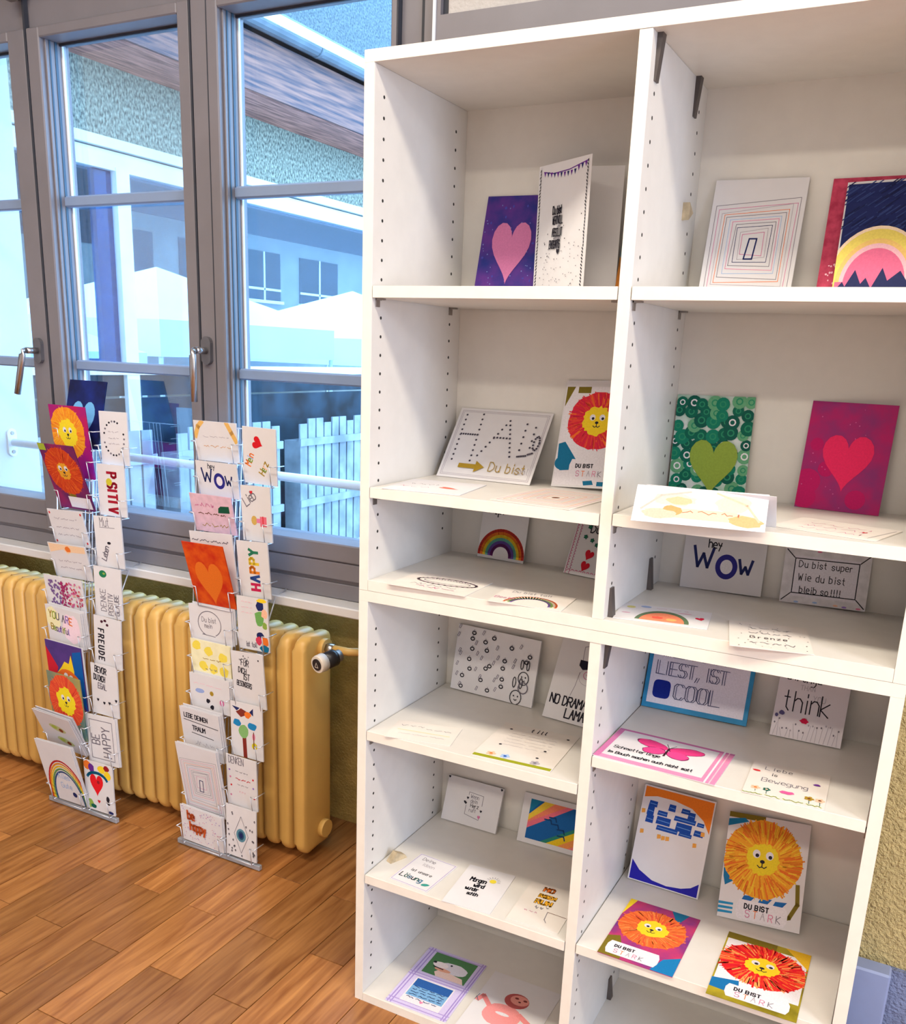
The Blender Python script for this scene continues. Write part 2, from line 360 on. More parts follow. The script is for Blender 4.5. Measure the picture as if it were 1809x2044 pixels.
for s_ in (-1, 1): em.quad(cc+e1*(.006*s_)-e2*.006, cc+e1*(.0045*s_)-e2*.006, cc+e2*.004, cc+e2*.007)
em.quad(cc-e1*.006-e2*.0075, cc+e1*.006-e2*.0075, cc+e1*.006-e2*.006, cc-e1*.006-e2*.006); em.build('emblem', 'cream', tv)
ros = MB(); ros.tube([(-.262, YN-.012, .603), (-.262, YN, .603)], .02, 16)
MB().tube([(-.30, YN-.018, .603), (-.30, YN, .603)], .024, 18).build('pipe_rosette', 'steel', tv)

# ------------------------------------------------------------------ bookcase units
T = .0198; W1 = .4442; XD = T+W1; XD2 = XD+T; XRI = XD2+.4440; XO = XRI+T; DEP = .3343
ZT, ZTI, S1, S2, MBZ, SEAM, LT = 1.8228, 1.8037, 1.4585, 1.1092, .9338, .9136, .8919
SR2, L1, L2, RL1, RL2 = 1.112, .6274, .3066, .6875, .3105; BOT = .0195
HOLE0 = .0136+1.745
def bookcase(z0, z1, ztop, zbot, label, shelvesL, shelvesR, clipz):
    u = thing('bookcase_unit', label, 'bookcase', (XO/2, DEP/2, z0))
    p1 = box('side_panel', 0, T, 0, DEP, z0 if zbot is None else z0, ztop, 'melamine', u, .0008)
    p2 = box('side_panel', XRI, XO, 0, DEP, z0, ztop, 'melamine', u, .0008)
    dv = box('divider_panel', XD, XD2, .001, DEP, zbot, ztop, 'melamine', u, .0008)
    box('top_panel', 0, XO, 0, DEP+.008, ztop, z1, 'melamine', u, .0008)
    box('bottom_panel', T if z0 < .01 else T, XRI, 0.0005, DEP, z0, zbot, 'melamine', u, .0008)
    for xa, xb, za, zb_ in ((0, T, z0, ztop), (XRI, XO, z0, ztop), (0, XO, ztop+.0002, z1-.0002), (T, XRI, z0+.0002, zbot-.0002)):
        box('lit_edge_strip', xa+.0003, xb-.0003, -.0008, .0004, za, zb_, 'edge', u)  # thin strips added to carry the painted-in front light
    box('lit_edge_strip', XD+.0003, XD2-.0003, .0002, .0012, zbot+.0003, ztop-.0003, 'edge', u)
    box('back_panel', .002, XO-.002, DEP, DEP+.008, z0, ztop, 'melamine', u)
    for nm, xa, xb, zz in [('shelf_board', T, XD, z) for z in shelvesL]+[('shelf_board', XD2, XRI, z) for z in shelvesR]:
        sb = box(nm, xa+.0015, xb-.0015, .0005, DEP-.004, zz-.0195, zz, 'melamine', u, .0008)
        box('lit_edge_strip', xa+.0018, xb-.0018, -.0004, .0008, zz-.0192, zz-.0003, 'edge', sb)
        for sx, d in ((xa, 1), (xb, -1)):
            for yy in (.012, DEP-.05):
                c = MB(); c.box(sx, sx+d*.0022, yy, yy+.012, zz-.034, zz-.0197); c.box(sx, sx+d*.014, yy, yy+.012, zz-.0225, zz-.0197)
                c.build('shelf_support', 'clip', sb)
    # rows of pin holes, one part per panel face
    for par, xf, d in ((p1, T, 1), (dv, XD, -1), (dv, XD2, 1), (p2, XRI, -1)):
        h = MB()
        z = HOLE0
        while z > z0+.05:
            if z < ztop-.03 and z > zbot+.025:
                for yy in (.0304, .2892):
                    n = 6; h.tube([(xf-d*.003, yy, z), (xf+d*.00025, yy, z)], .0031, n)
            z -= .032
        h.build('pin_holes', 'dark', par, 'stuff')
    for zc, zl, yy in clipz:
        c = MB(); c.prism([(XD2, zc), (XD2, zc-zl), (XD2+.003, zc-zl), (XD2+.009, zc)] if zl > 0 else [(XD2, zc), (XD2+.009, zc), (XD2+.003, zc-zl), (XD2, zc-zl)], 'y', yy, yy+.016); c.build('corner_bracket', 'bracket', u)
    return u
up = bookcase(SEAM, ZT, ZTI, MBZ, 'white upper bookcase unit with drilled side panels, stacked on another', [S1, S2], [S1, SR2],
              [(ZTI, .062, .022), (ZTI, .06, .25), (MBZ, -.05, .022), (MBZ, -.06, .25)])
lo = bookcase(0, SEAM-.0004, LT, BOT, 'white lower bookcase unit standing on the parquet floor', [L1, L2], [RL1, RL2], [(LT, .05, .022), (BOT, -.05, .25)])

# little wooden wedges
def wedge(p, sz, label, rz):
    s = MB(); a = sz
    s.prism([(-a, 0), (a, 0), (a*.8, a*.35), (-a*.2, a*.9)], 'y', -a*.35, a*.35)
    me = s.mesh('wooden_wedge'); me.materials.append(M['felt']); o = link('wooden_wedge', me, None, p); o.rotation_euler = (0, 0, rz)
    tag(o, label, 'wedge'); return o
wp = onZ(783, 1712, L2); wedge((T+.026, wp.y, L2), .022, 'small wooden wedge on a low shelf beside the lettered cards', 1.2)
hk = onX(1366, 424, XD2); s = MB(); s.prism([(hk.y-.012, hk.z+.014), (hk.y+.014, hk.z), (hk.y-.012, hk.z-.014)], 'x', XD2, XD2+.012)
o = s.build('adhesive_hook', 'felt'); tag(o, 'small beige triangular hook stuck on the bookcase divider', 'hook')

# ------------------------------------------------------------------ hand-drawn artwork on the cards
GL = {'A': '00 26 40;13 33', 'B': '00 06 36 45 44 33 03;33 42 41 30 00', 'C': '45 36 16 05 01 10 30 41', 'D': '00 06 26 44 42 20 00', 'E': '46 06 00 40;03 33', 'F': '46 06 00;03 33', 'G': '45 36 16 05 01 10 30 41 43 23',
 'H': '00 06;40 46;03 43', 'I': '20 26', 'J': '46 41 30 10 01', 'K': '00 06;46 03 40', 'L': '06 00 40', 'M': '00 06 23 46 40', 'N': '00 06 40 46', 'O': '10 01 05 16 36 45 41 30 10', 'P': '00 06 36 45 44 33 03', 'R': '00 06 36 45 44 33 03;23 40',
 'S': '45 36 16 05 04 13 33 42 41 30 10 01', 'T': '06 46;26 20', 'U': '06 01 10 30 41 46', 'V': '06 20 46', 'W': '06 10 24 30 46', 'X': '00 46;06 40', 'Y': '06 23 46;23 20', 'Z': '06 46 00 40',
 'a': '33 24 14 03 01 10 20 31;34 30', 'b': '06 00 20 31 33 24 04', 'c': '33 24 14 03 01 10 20 31', 'd': '36 30 10 01 03 14 34', 'e': '02 32 33 24 14 03 01 10 30', 'f': '36 26 15 10;04 24', 'g': '33 14 03 01 10 31;34 3a 2b 0b', 'h': '06 00;03 14 24 33 30', 'i': '14 10;15 16', 'j': '24 2a 1b;25 26',
 'k': '06 00;34 02 30', 'l': '16 11 20', 'm': '00 04;03 14 23 20;23 34 43 40', 'n': '00 04;03 14 24 33 30', 'o': '10 01 03 14 24 33 31 20 10', 'p': '0b 04 24 33 31 20 00', 'r': '00 04;03 14 24', 's': '33 24 14 03 12 22 31 20 10 01', 't': '16 11 20;04 24', 'u': '04 01 10 20 31;34 30',
 'v': '04 10 24', 'w': '04 10 22 30 44', 'x': '00 34;04 30', 'y': '04 12 32;34 1b', 'z': '04 34 00 30', '!': '22 26;20 21', '.': '10 11', ',': '11 0a', '-': '13 33', "'": '15 16', 'Ü': '06 01 10 30 41 46;17 18;37 38', 'Ö': '10 01 05 16 36 45 41 30 10;17 18;37 38', 'ö': '10 01 03 14 24 33 31 20 10;05 06;35 36'}
def dg(ch): return -1 if ch == 'a' else -2 if ch == 'b' else int(ch)
INK = {k: rgb(*v) for k, v in dict(black=(34, 32, 44), grey=(120, 116, 128), lgrey=(176, 170, 180), red=(206, 34, 44), dred=(150, 24, 34), orange=(232, 120, 44), dorange=(206, 78, 30), yellow=(240, 208, 40), gold=(166, 136, 40), green=(44, 128, 72), dgreen=(10, 92, 78), lgreen=(140, 170, 74), olive=(120, 106, 28), blue=(22, 76, 168), navy=(30, 40, 96), dblue=(44, 44, 150), teal=(16, 110, 150), sky=(96, 176, 232), purple=(100, 40, 140), violet=(150, 120, 196), magenta=(200, 30, 120), pink=(224, 130, 168), lpink=(240, 190, 204), hot=(230, 50, 110), rose=(206, 116, 160), brown=(112, 62, 34), white=(226, 223, 230), cream=(250, 226, 196), peach=(240, 190, 160), cyan=(40, 150, 200), lblue=(160, 190, 230), lime=(160, 180, 50)).items()}
STUFF = {'paint_specks', 'ink_specks', 'ink_dots', 'confetti', 'drops', 'dashed_border', 'colour_dabs', 'paw_prints', 'pencil_marks', 'pencil_lines', 'flower_letters', 'margin_marks', 'orange_marks', 'clovers', 'wildflowers', 'nested_squares'}
class Art:
    def __init__(s, card, Wd, Ht): s.c = card; s.W = Wd; s.H = Ht; s.z = .00012; s.cur = None; s.rnd = random.Random(hash(round(Wd*1e5)+round(Ht*1e5)) & 0xffff)
    def part(s, name, label=None): s.flush(); s.cur = (name, label); s.v = []; s.f = []; s.k = []; return s
    def clip(s, pts):
        for ax_, lim, sg in ((0, 0, 1), (0, s.W, -1), (1, 0, 1), (1, s.H, -1)):
            out = []
            for i, p in enumerate(pts):
                q = pts[i-1]; a = (p[ax_]-lim)*sg; b2 = (q[ax_]-lim)*sg
                if (a >= 0) != (b2 >= 0): t = b2/(b2-a); out.append((q[0]+(p[0]-q[0])*t, q[1]+(p[1]-q[1])*t))
                if a >= 0: out.append(p)
            pts = out
            if len(pts) < 3: return []
        return pts
    def raw(s, pts, col, z):
        pts = s.clip(pts)
        if len(pts) < 3: return
        n = len(s.v); s.v += [(x-s.W/2, y, z) for x, y in pts]; s.f.append(list(range(n, n+len(pts)))); s.k.append(INK[col] if isinstance(col, str) else col)
    def poly(s, pts, col): s.raw([(u*s.W, v*s.H) for u, v in pts], col, s.z); s.z += .000012
    def rect(s, u0, v0, u1, v1, col): s.poly([(u0, v0), (u1, v0), (u1, v1), (u0, v1)], col)
    def ell(s, u, v, ru, rv, col, n=24, jit=0, rot=0):
        P = []
        for i in range(n):
            t = 2*math.pi*i/n; k = 1+s.rnd.uniform(-jit, jit); x, y = ru*s.W*k*math.cos(t), rv*s.W*k*math.sin(t)
            P.append((u*s.W+x*math.cos(rot)-y*math.sin(rot), v*s.H+x*math.sin(rot)+y*math.cos(rot)))
        s.raw(P, col, s.z); s.z += .000012
    def line(s, pts, w, col, metric=False):
        w *= s.W/2; P = pts if metric else [(u*s.W, v*s.H) for u, v in pts]
        for a, b2 in zip(P, P[1:]):
            dx, dy = b2[0]-a[0], b2[1]-a[1]; l = math.hypot(dx, dy) or 1e-9; tx, ty = dx/l*w*.7, dy/l*w*.7; nx, ny = -dy/l*w, dx/l*w
            s.raw([(a[0]-tx+nx, a[1]-ty+ny), (a[0]-tx-nx, a[1]-ty-ny), (b2[0]+tx-nx, b2[1]+ty-ny), (b2[0]+tx+nx, b2[1]+ty+ny)], col, s.z)
        s.z += .000012
    def arc(s, u, v, ru, rv, a0, a1, w, col, n=20): s.line([(u+ru*math.cos(math.radians(a0+(a1-a0)*i/n)), v+rv*s.W/s.H*math.sin(math.radians(a0+(a1-a0)*i/n))) for i in range(n+1)], w, col)
    def heart(s, u, v, w, h, col, rot=0):
        P = []
        for i in range(32):
            t = 2*math.pi*i/32; x = 16*math.sin(t)**3/32*w*s.W; y = (13*math.cos(t)-5*math.cos(2*t)-2*math.cos(3*t)-math.cos(4*t)+2.5)/29*h*s.W
            P.append((u*s.W+x*math.cos(rot)-y*math.sin(rot), v*s.H+x*math.sin(rot)+y*math.cos(rot)))
        s.raw(P, col, s.z); s.z += .000012
    def text(s, t, u, v, h, col, w=.012, sp=1.25, asp=.85, rot=0, jit=.12):
        """h as fraction of card width; (u,v) lower left of the line"""
        k = h*s.W/6; x0, y0 = u*s.W, v*s.H; cx = 0; c, sn = math.cos(rot), math.sin(rot)
        cols = col if isinstance(col, list) else [col]; ci = 0
        for ch in t:
            if ch == ' ': cx += 3.2*k*asp; continue
            wd = 2.2 if ch in 'IilJ!.,' else 4.4 if ch.isupper() or ch in 'mwv' else 3.4
            oy = s.rnd.uniform(-jit, jit)*2*k
            for st in GL.get(ch, '00 40').split(';'):
                pts = []
                for pr in st.split():
                    gx, gy = dg(pr[0])-(1 if wd == 2.2 and ch in 'I' else 0), dg(pr[1]); lx, ly = cx+gx*k*asp, gy*k+oy
                    pts.append((x0+lx*c-ly*sn, y0+lx*sn+ly*c))
                s.line(pts, w, cols[ci % len(cols)], True)
            ci += 1; cx += wd*k*asp*sp
    def scrib(s, u0, u1, v, h, col, w=.01, words=3):
        """faint illegible pencil line"""
        u = u0
        while u < u1:
            L = s.rnd.uniform(.5, 1)*(u1-u0)/words; n = max(4, int(L*40)); e = min(u+L, u1)
            s.line([(u+(e-u)*i/n, v+(s.rnd.uniform(-.5, .5))*h) for i in range(n+1)], w, col); u = e+.04
    def dots(s, n, col, r, u0=.03, u1=.97, v0=.03, v1=.97):
        for _ in range(n): s.ell(s.rnd.uniform(u0, u1), s.rnd.uniform(v0, v1), r*s.rnd.uniform(.6, 1.2), r*s.rnd.uniform(.6, 1.2), col, 6)
    def border(s, m, w, col): mv = m*s.W/s.H; s.line([(m, mv), (1-m, mv), (1-m, 1-mv), (m, 1-mv), (m, mv)], w, col)
    def flush(s):
        if s.cur and s.f:
            for vs_, fs_, ks_ in s.pieces(): s.emit(vs_, fs_, ks_)
        s.cur = None
    def pieces(s):
        if s.cur[0] in STUFF or len(s.f) < 2: return [(s.v, s.f, s.k)]
        g = .07*s.W; B = [(min(s.v[i][0] for i in f)-g, max(s.v[i][0] for i in f)+g, min(s.v[i][1] for i in f)-g, max(s.v[i][1] for i in f)+g) for f in s.f]
        lab = list(range(len(B)))
        def find(i):
            while lab[i] != i: lab[i] = lab[lab[i]]; i = lab[i]
            return i
        for i in range(len(B)):
            for j in range(i):
                if B[i][0] < B[j][1] and B[j][0] < B[i][1] and B[i][2] < B[j][3] and B[j][2] < B[i][3]: lab[find(i)] = find(j)
        out = {}
        for i, f in enumerate(s.f):
            v2, f2, k2 = out.setdefault(find(i), ([], [], [])); n = len(v2); v2 += [s.v[q] for q in f]; f2.append(list(range(n, n+len(f)))); k2.append(s.k[i])
        return list(out.values())
    def emit(s, v, f, kk):
        if 1:
            me = bpy.data.meshes.new(s.cur[0]); me.from_pydata(v, [], f); ca = me.color_attributes.new('ink', 'FLOAT_COLOR', 'CORNER')
            i = 0
            for p, k in zip(me.polygons, kk):
                for _ in p.vertices: ca.data[i].color = (*k, 1); i += 1
            me.materials.append(M['ink']); o = link(s.cur[0], me, s.c)
            if s.cur[1]: o['label'] = s.cur[1]
            if s.cur[0] in STUFF: o['kind'] = 'stuff'
    # ---- motifs
    def lion(s, u, v, r, cols, face='yellow', fr=.5, squash=1.0, hair=300):
        s.part('lion_mane'); s.ell(u, v, r, r*squash, cols[0], 40, .03); z = s.z
        for i in range(hair):
            t = s.rnd.uniform(0, 2*math.pi); a = s.rnd.uniform(.40, .85); b2 = a+s.rnd.uniform(.15, .45); b2 = min(b2, s.rnd.uniform(.95, 1.07)); w = s.rnd.uniform(.008, .018)*r/.4
            s.z = z+(i % 9)*.00001; X, Y = u*s.W, v*s.H; R_ = r*s.W
            s.line([(X+R_*a*math.cos(t), Y+R_*squash*a*math.sin(t)), (X+R_*b2*math.cos(t+.06), Y+R_*squash*b2*math.sin(t+.06))], w, cols[i % len(cols)], True)
        s.z = z+.00012; s.part('lion_face'); s.ell(u, v, r*fr, r*fr*squash, face, 44, .10)
        s.ell(u, v, r*fr*.9, r*fr*.9*squash, face, 24)
        e = r*.10; k = s.W/s.H*squash
        for d in (-1, 1):
            s.ell(u+d*r*.17, v+r*.12*k, e, e*squash*1.1, 'white', 14); s.ell(u+d*r*.17+.2*e, v+(r*.12-e*.35)*k, e*.5, e*.5*squash, 'black', 10)
        s.ell(u, v-r*.06*k, r*.065, r*.05*squash, 'black', 8); s.line([(u, v-r*.06*k), (u, v-r*.2*k)], .012, 'black')
        s.line([(u-r*.12, v-r*.17*k), (u-r*.06, v-r*.22*k), (u, v-r*.19*k), (u+r*.06, v-r*.22*k), (u+r*.12, v-r*.17*k)], .012, 'black')
    def starkbox(s, u0, v0, u1, v1, fs=.085):
        s.part('caption_box'); h = (v1-v0)
        s.poly([(u0+.03, v0), (u1-.03, v0), (u1, v0+h*.3), (u1, v1-h*.3), (u1-.03, v1), (u0+.03, v1), (u0, v1-h*.3), (u0, v0+h*.3)], 'white')
        s.part('lettering'); s.text('DU BIST', u0+.10, v0+h*.58, fs*.52, 'black', .015, 1.45); s.text('STARK', u0+.12, v0+h*.14, fs*.8, ['rose', 'orange', 'lgrey', 'pink', 'grey'], .009, 1.7)
    def rainbow(s, u, v, r0, r1, cols, sq=1, a0=0, a1=180):
        s.part('rainbow'); n = len(cols); w = (r1-r0)/n
        for i, c in enumerate(cols): s.arc(u, v, r1-(i+.5)*w, (r1-(i+.5)*w)*sq, a0, a1, w*1.08, c, 26)
    def squares(s, lift=0):
        s.part('nested_squares'); cs = ['grey', 'rose', 'lgrey', 'orange', 'grey', 'lblue', 'pink', 'grey', 'navy', 'lgrey', 'rose']
        for i in range(11):
            k = i/11; a, b2 = .05+.38*k, .04+.36*k; j = lambda: s.rnd.uniform(-.012, .012)
            q = [(a+j(), b2+j()), (1-a*.95+j(), b2+j()), (1-a*.95+j(), .86-b2*.8+j()), (a+j(), .80-b2*.7+j())]; s.line(q+[q[0]], .006, cs[i])
        q = [(.44, .33), (.53, .33), (.55, .50), (.47, .50)]; s.line(q+[q[0]], .016, 'navy')
    def flower(s, u, v, r, c1, c2, stem=None):
        if stem: s.line([(u, v), (u+.01, v-stem)], .008, 'dgreen')
        for i in range(5): t = i*1.257; s.ell(u+r*.8*math.cos(t), v+r*.8*math.sin(t)*s.W/s.H, r*.5, r*.5, c1, 8)
        s.ell(u, v, r*.45, r*.45, c2, 8)

CARDS = []
def card_from(p_bl, p_br, p_tl, p_tr, label, cat='card', mt='paper', thick=.0012, fold=None, h=None, w=None, group=None, name='greeting_card', gap=.003):
    """rectangle fitted to four world points; local x right, y up the card, z out of its face"""
    b = (p_bl+p_br)/2; t = (p_tl+p_tr)/2; x = ((p_br-p_bl)+(p_tr-p_tl)).normalized(); y = t-b; y = (y-x*y.dot(x)); Ht = h or y.length; y.normalize(); z = x.cross(y)
    Wd = w or ((p_br-p_bl).length+(p_tr-p_tl).length)/2
    s = MB(); s.box(-Wd/2, Wd/2, 0, Ht, -thick, 0)
    if fold == 'l':      # folded card: rear leaf opens behind the front leaf
        n = len(s.v); s.prism([(-Wd/2, -thick), (Wd/2, -thick-gap), (Wd/2, -thick-gap-.0006), (-Wd/2, -thick-.0006)], 'y', 0, Ht)
        s.v[n:] = [(a, b2, c) for a, b2, c in s.v[n:]]
    me = s.mesh(name); me.materials.append(M[mt] if isinstance(mt, str) else mt)
    o = link(name, me); tag(o, label, cat, group)
    o.matrix_world = Matrix(((x.x, y.x, z.x, b.x), (x.y, y.y, z.y, b.y), (x.z, y.z, z.z, b.z), (0, 0, 0, 1)))
    CARDS.append(o); return Art(o, Wd, Ht)
EPS = .0004
def stand(zs, TL, TR, BR, BL, label, **k):
    bl, br = onZ(*BL, zs), onZ(*BR, zs); yt = DEP-.003
    lim = DEP-.018
    for p_, px_ in ((bl, BL), (br, BR)):
        if p_.y > lim: p_.x = onY(*px_, lim).x; p_.y = lim
    tl, tr = onY(*TL, yt), onY(*TR, yt); up_ = Vector((0, 0, EPS))
    return settle(card_from(bl+up_, br+up_, tl, tr, label, **k), k, zs)
def settle(a, k, zs):
    # keep the whole card in front of the back panel
    t_ = k.get('thick', .0012)+(.0045 if k.get('fold') else 0); m_ = a.c.matrix_world
    my = max((m_ @ Vector((sx*a.W/2, yy, -t_))).y for sx in (-1, 1) for yy in (0, a.H))
    m_ = m_.copy()
    xs_ = [(m_ @ Vector((sx*a.W/2, yy, 0))).x for sx in (-1, 1) for yy in (0, a.H)]
    if min(xs_) > XD-.05 and min(xs_) < XD2+.002: m_.translation.x += XD2+.002-min(xs_)
    if my > DEP-.001: m_.translation.y -= my-DEP+.001
    mz = min((m_ @ Vector((sx*a.W/2, 0, zz))).z for sx in (-1, 1) for zz in (0, -t_))
    m_.translation.z += zs+.0003-mz; a.c.matrix_world = m_
    return a
def standhi(zs, TL, TR, xl, xr, label, yb=.285, **k):
    tl, tr = onY(*TL, DEP-.003), onY(*TR, DEP-.003); up_ = Vector((0, 0, zs+EPS))
    bl = Vector((onY(xl, 572, yb).x, yb, zs+EPS)); br = Vector((onY(xr, 572, yb).x, yb, zs+EPS))
    return settle(card_from(bl, br, tl, tr, label, **k), k, zs)
def lie(zs, TL, TR, BR, BL, label, **k):
    k.setdefault('thick', .0012)
    up_ = zs+k['thick']+EPS
    q = [onZ(*p_, up_) for p_ in (BL, BR, TL, TR)]
    return card_from(*q, label, **k)

# ------------------------------------------------------------------ cards on the shelves
# top left compartment
gx = paint('galaxy', rgb(34, 44, 128), rgb(96, 48, 140), 22)
a = standhi(S1, (961, 393), (1078, 391), 943, 1068, 'card painted blue and violet with a dusty pink paper heart', mt=gx)
a.part('paint_specks'); a.dots(46, rgb(120, 130, 200), .010); a.dots(20, rgb(70, 70, 170), .02)
a.part('heart'); a.heart(.5, .43, .64, .92, rgb(206, 122, 170)); a.flush()
# open tall card
hsp = onY(1078, 334, .27); hh = hsp.z-S1
tr_ = onZ(1183, 307, S1+hh); sp = Vector((hsp.x, hsp.y, S1+EPS)); fr_ = Vector((tr_.x, tr_.y, S1+EPS)); H3 = Vector((0, 0, hh))
a = card_from(sp, fr_, sp+H3, fr_+H3, 'tall open white card with purple bunting and small black lettering', thick=.0008)
wd = (fr_-sp).length; bk_dir = Vector((.8, .14, 0)).normalized()
lx = (fr_-sp).normalized(); c_ = bk_dir.dot(lx); s_ = lx.cross(bk_dir).z
s = MB(); q0 = Vector((-wd/2, 0, -.001)); q1 = q0+Vector((c_*wd, 0, -s_*wd)); nn = Vector((s_, 0, c_))*.0008
s.prism([(q0.x, q0.z), (q1.x, q1.z), (q1.x-nn.x, q1.z-nn.z), (q0.x-nn.x, q0.z-nn.z)], 'y', 0, hh)
me = s.mesh('rear_leaf'); me.materials.append(M['paper']); link('rear_leaf', me, a.c)
a.part('bunting'); a.line([(.10, .95), (.3, .925), (.6, .93), (.94, .965)], .012, 'purple')
for i in range(13):
    u = .10+i*.065; v = .95-.03*math.sin(math.pi*min(1, i/12*.9)) if i < 10 else .935+.008*(i-9); a.poly([(u, v), (u+.045, v), (u+.022, v-.04)], 'navy' if i % 2 else 'purple')
a.part('dashed_border')
for i in range(40):
    v = .02+i*.024; a.line([(.04+a.rnd.uniform(-.01, .01), v), (.05, v+.012)], .014, 'black'); a.line([(.95, v), (.94+a.rnd.uniform(-.01, .01), v+.012)], .014, 'black')
a.part('lettering'); a.text('Du bist', .33, .62, .085, 'black', .014, 1.0, .55); a.text('WERTVOLL', .34, .545, .085, 'black', .012, 1.0, .40); a.text('und', .44, .52, .035, 'grey', .006)
a.text('ABSOLUT', .34, .455, .085, 'black', .012, 1.0, .46); a.text('einfach', .38, .43, .035, 'grey', .006); a.text('EINZIGARTIG', .30, .365, .085, 'black', .012, 1.0, .36); a.heart(.48, .335, .06, .07, 'black')
a.part('ink_specks'); a.dots(60, 'grey', .008, .2, .9, .02, .4); a.dots(16, 'black', .009, .15, .9, .05, .6); a.flush()
a = standhi(S1, (1243, 380), (1345, 375), 1226, 1330, 'gold and brown painted card half hidden behind the open tall card', mt=paint('gold', rgb(96, 66, 20), rgb(196, 120, 40), 18))
a.part('brush_marks'); a.ell(.1, .5, .15, .3, rgb(90, 120, 130)); a.ell(.2, .8, .2, .2, 'orange'); a.flush()
# top right compartment
a = standhi(S1, (1425, 363), (1608, 358), 1394, 1580, 'white card with pencilled nested squares on the top shelf', fold='l'); a.squares(); a.flush()
a = standhi(S1, (1666, 358), (1842, 348), 1632, 1795, 'crimson pencilled card behind the sunset drawing', mt=paint('crimson', rgb(168, 44, 76), rgb(206, 72, 104), 60))
a.part('pencil_marks'); a.dots(12, 'lpink', .015, .05, .3, .05, .3); a.flush()
a = standhi(S1, (1695, 372), (1858, 356), 1667, 1815, 'sunset drawing with yellow arch and dark blue mountains', yb=.268)
z_off = Vector((0, -.014, 0)); a.c.location += z_off
a.part('night_sky'); a.rect(.02, .02, .98, .98, 'navy')
for i in range(90): u, v = a.rnd.uniform(-.1, 1), a.rnd.uniform(.5, .96); a.line([(u, v), (u+.16, v+.07)], .016, rgb(50, 66, 124) if i % 3 else rgb(26, 32, 78))
a.part('sun_arch')
for r, c in ((.72, 'cream'), (.68, rgb(240, 220, 110)), (.56, rgb(240, 200, 120)), (.50, 'lpink'), (.44, rgb(226, 110, 150))): a.ell(.52, .12, r*.9, r*1.15, c, 40)
a.rect(.02, .02, .98, .14, rgb(226, 110, 150))
a.part('mountains'); a.poly([(.02, .02), (.02, .06), (.12, .14), (.16, .10), (.27, .24), (.36, .12), (.42, .17), (.5, .08), (.62, .25), (.70, .14), (.85, .22), (.98, .1), (.98, .02)], rgb(36, 44, 92)); a.flush()
# second row left
a = stand(S2, (902, 813), (1085, 825), (1056, 970), (872, 950), 'white card reading HALLO in tiny flowers with a gold arrow')
a.part('border'); a.border(.03, .006, 'lgrey'); a.border(.045, .005, 'lgrey')
a.part('flower_letters')
def flw(pts, n):
    for i in range(n):
        t = i/(n-1)*(len(pts)-1); k = min(int(t), len(pts)-2); f = t-k; u = pts[k][0]+(pts[k+1][0]-pts[k][0])*f; v = pts[k][1]+(pts[k+1][1]-pts[k][1])*f; a.ell(u, v, .013, .013, 'grey', 6); a.ell(u, v, .008, .008, 'black', 5)
flw([(.09, .90), (.10, .25)], 10); flw([(.27, .92), (.30, .25)], 10); flw([(.10, .62), (.28, .62)], 8); flw([(.36, .33), (.58, .85), (.70, .35)], 17); flw([(.47, .6), (.64, .6)], 6); flw([(.77, .82), (.78, .36), (.86, .38)], 11); flw([(.87, .78), (.88, .40), (.92, .42)], 9); flw([(.93+.03*math.cos(t*.8), .56+.10*math.sin(t*.8)) for t in range(9)], 14)
a.part('arrow'); a.poly([(.20, .14), (.38, .14), (.38, .09), (.48, .17), (.38, .25), (.38, .20), (.20, .20)], 'gold')
a.part('lettering'); a.text('Du bist', .53, .12, .10, 'gold', .008); a.text('cool', .80, .12, .07, 'lgrey', .005); a.flush()
a = stand(S2, (1133, 766), (1262, 760), (1228, 984), (1100, 971), 'red and orange lion card half hidden by the upper divider')
a.part('background'); a.rect(.02, .02, .98, .94, 'white'); a.poly([(.02, .94), (.02, .75), (.15, .94)], 'olive'); a.rect(.2, .88, .4, .94, 'olive'); a.poly([(.02, .40), (.12, .42), (.4, .2), (.6, .22), (.98, .3), (.98, .2), (.1, .15), (.04, .18)], 'teal'); a.ell(.1, .22, .1, .1, 'teal'); a.poly([(.5, .02), (.65, .03), (.62, .07), (.48, .06)], 'teal'); a.rect(.7, .02, .8, .06, 'teal')
a.lion(.56, .62, .44, [rgb(216, 40, 60), rgb(226, 66, 56), rgb(238, 110, 40), rgb(206, 30, 70)]); a.starkbox(.24, .08, 1.2, .26, .1); a.flush()
a = lie(S2, (835, 957), (985, 968), (915, 989), (765, 973), 'white card with a red heart lying below the HALLO card')
a.part('heart'); a.heart(.72, .42, .12, .30, rgb(226, 110, 90), 1.2); a.part('pencil_marks'); a.scrib(.15, .5, .6, .1, 'grey', .008); a.scrib(.1, .5, .35, .1, 'rose', .006); a.flush()
a = lie(S2, (1055, 968), (1212, 990), (1128, 1014), (985, 999), 'pinkish card with nested squares lying before the hidden lion card', mt='paperwarm')
a.part('nested_squares')
for i in range(8): m_ = .05+.05*i; q = [(m_, m_), (1-m_, m_), (1-m_, 1-m_), (m_, 1-m_), (m_, m_)]; a.line(q, .008, ['rose', 'orange', 'lgrey'][i % 3])
a.ell(.5, .5, .05, .05, 'brown', 10); a.flush()
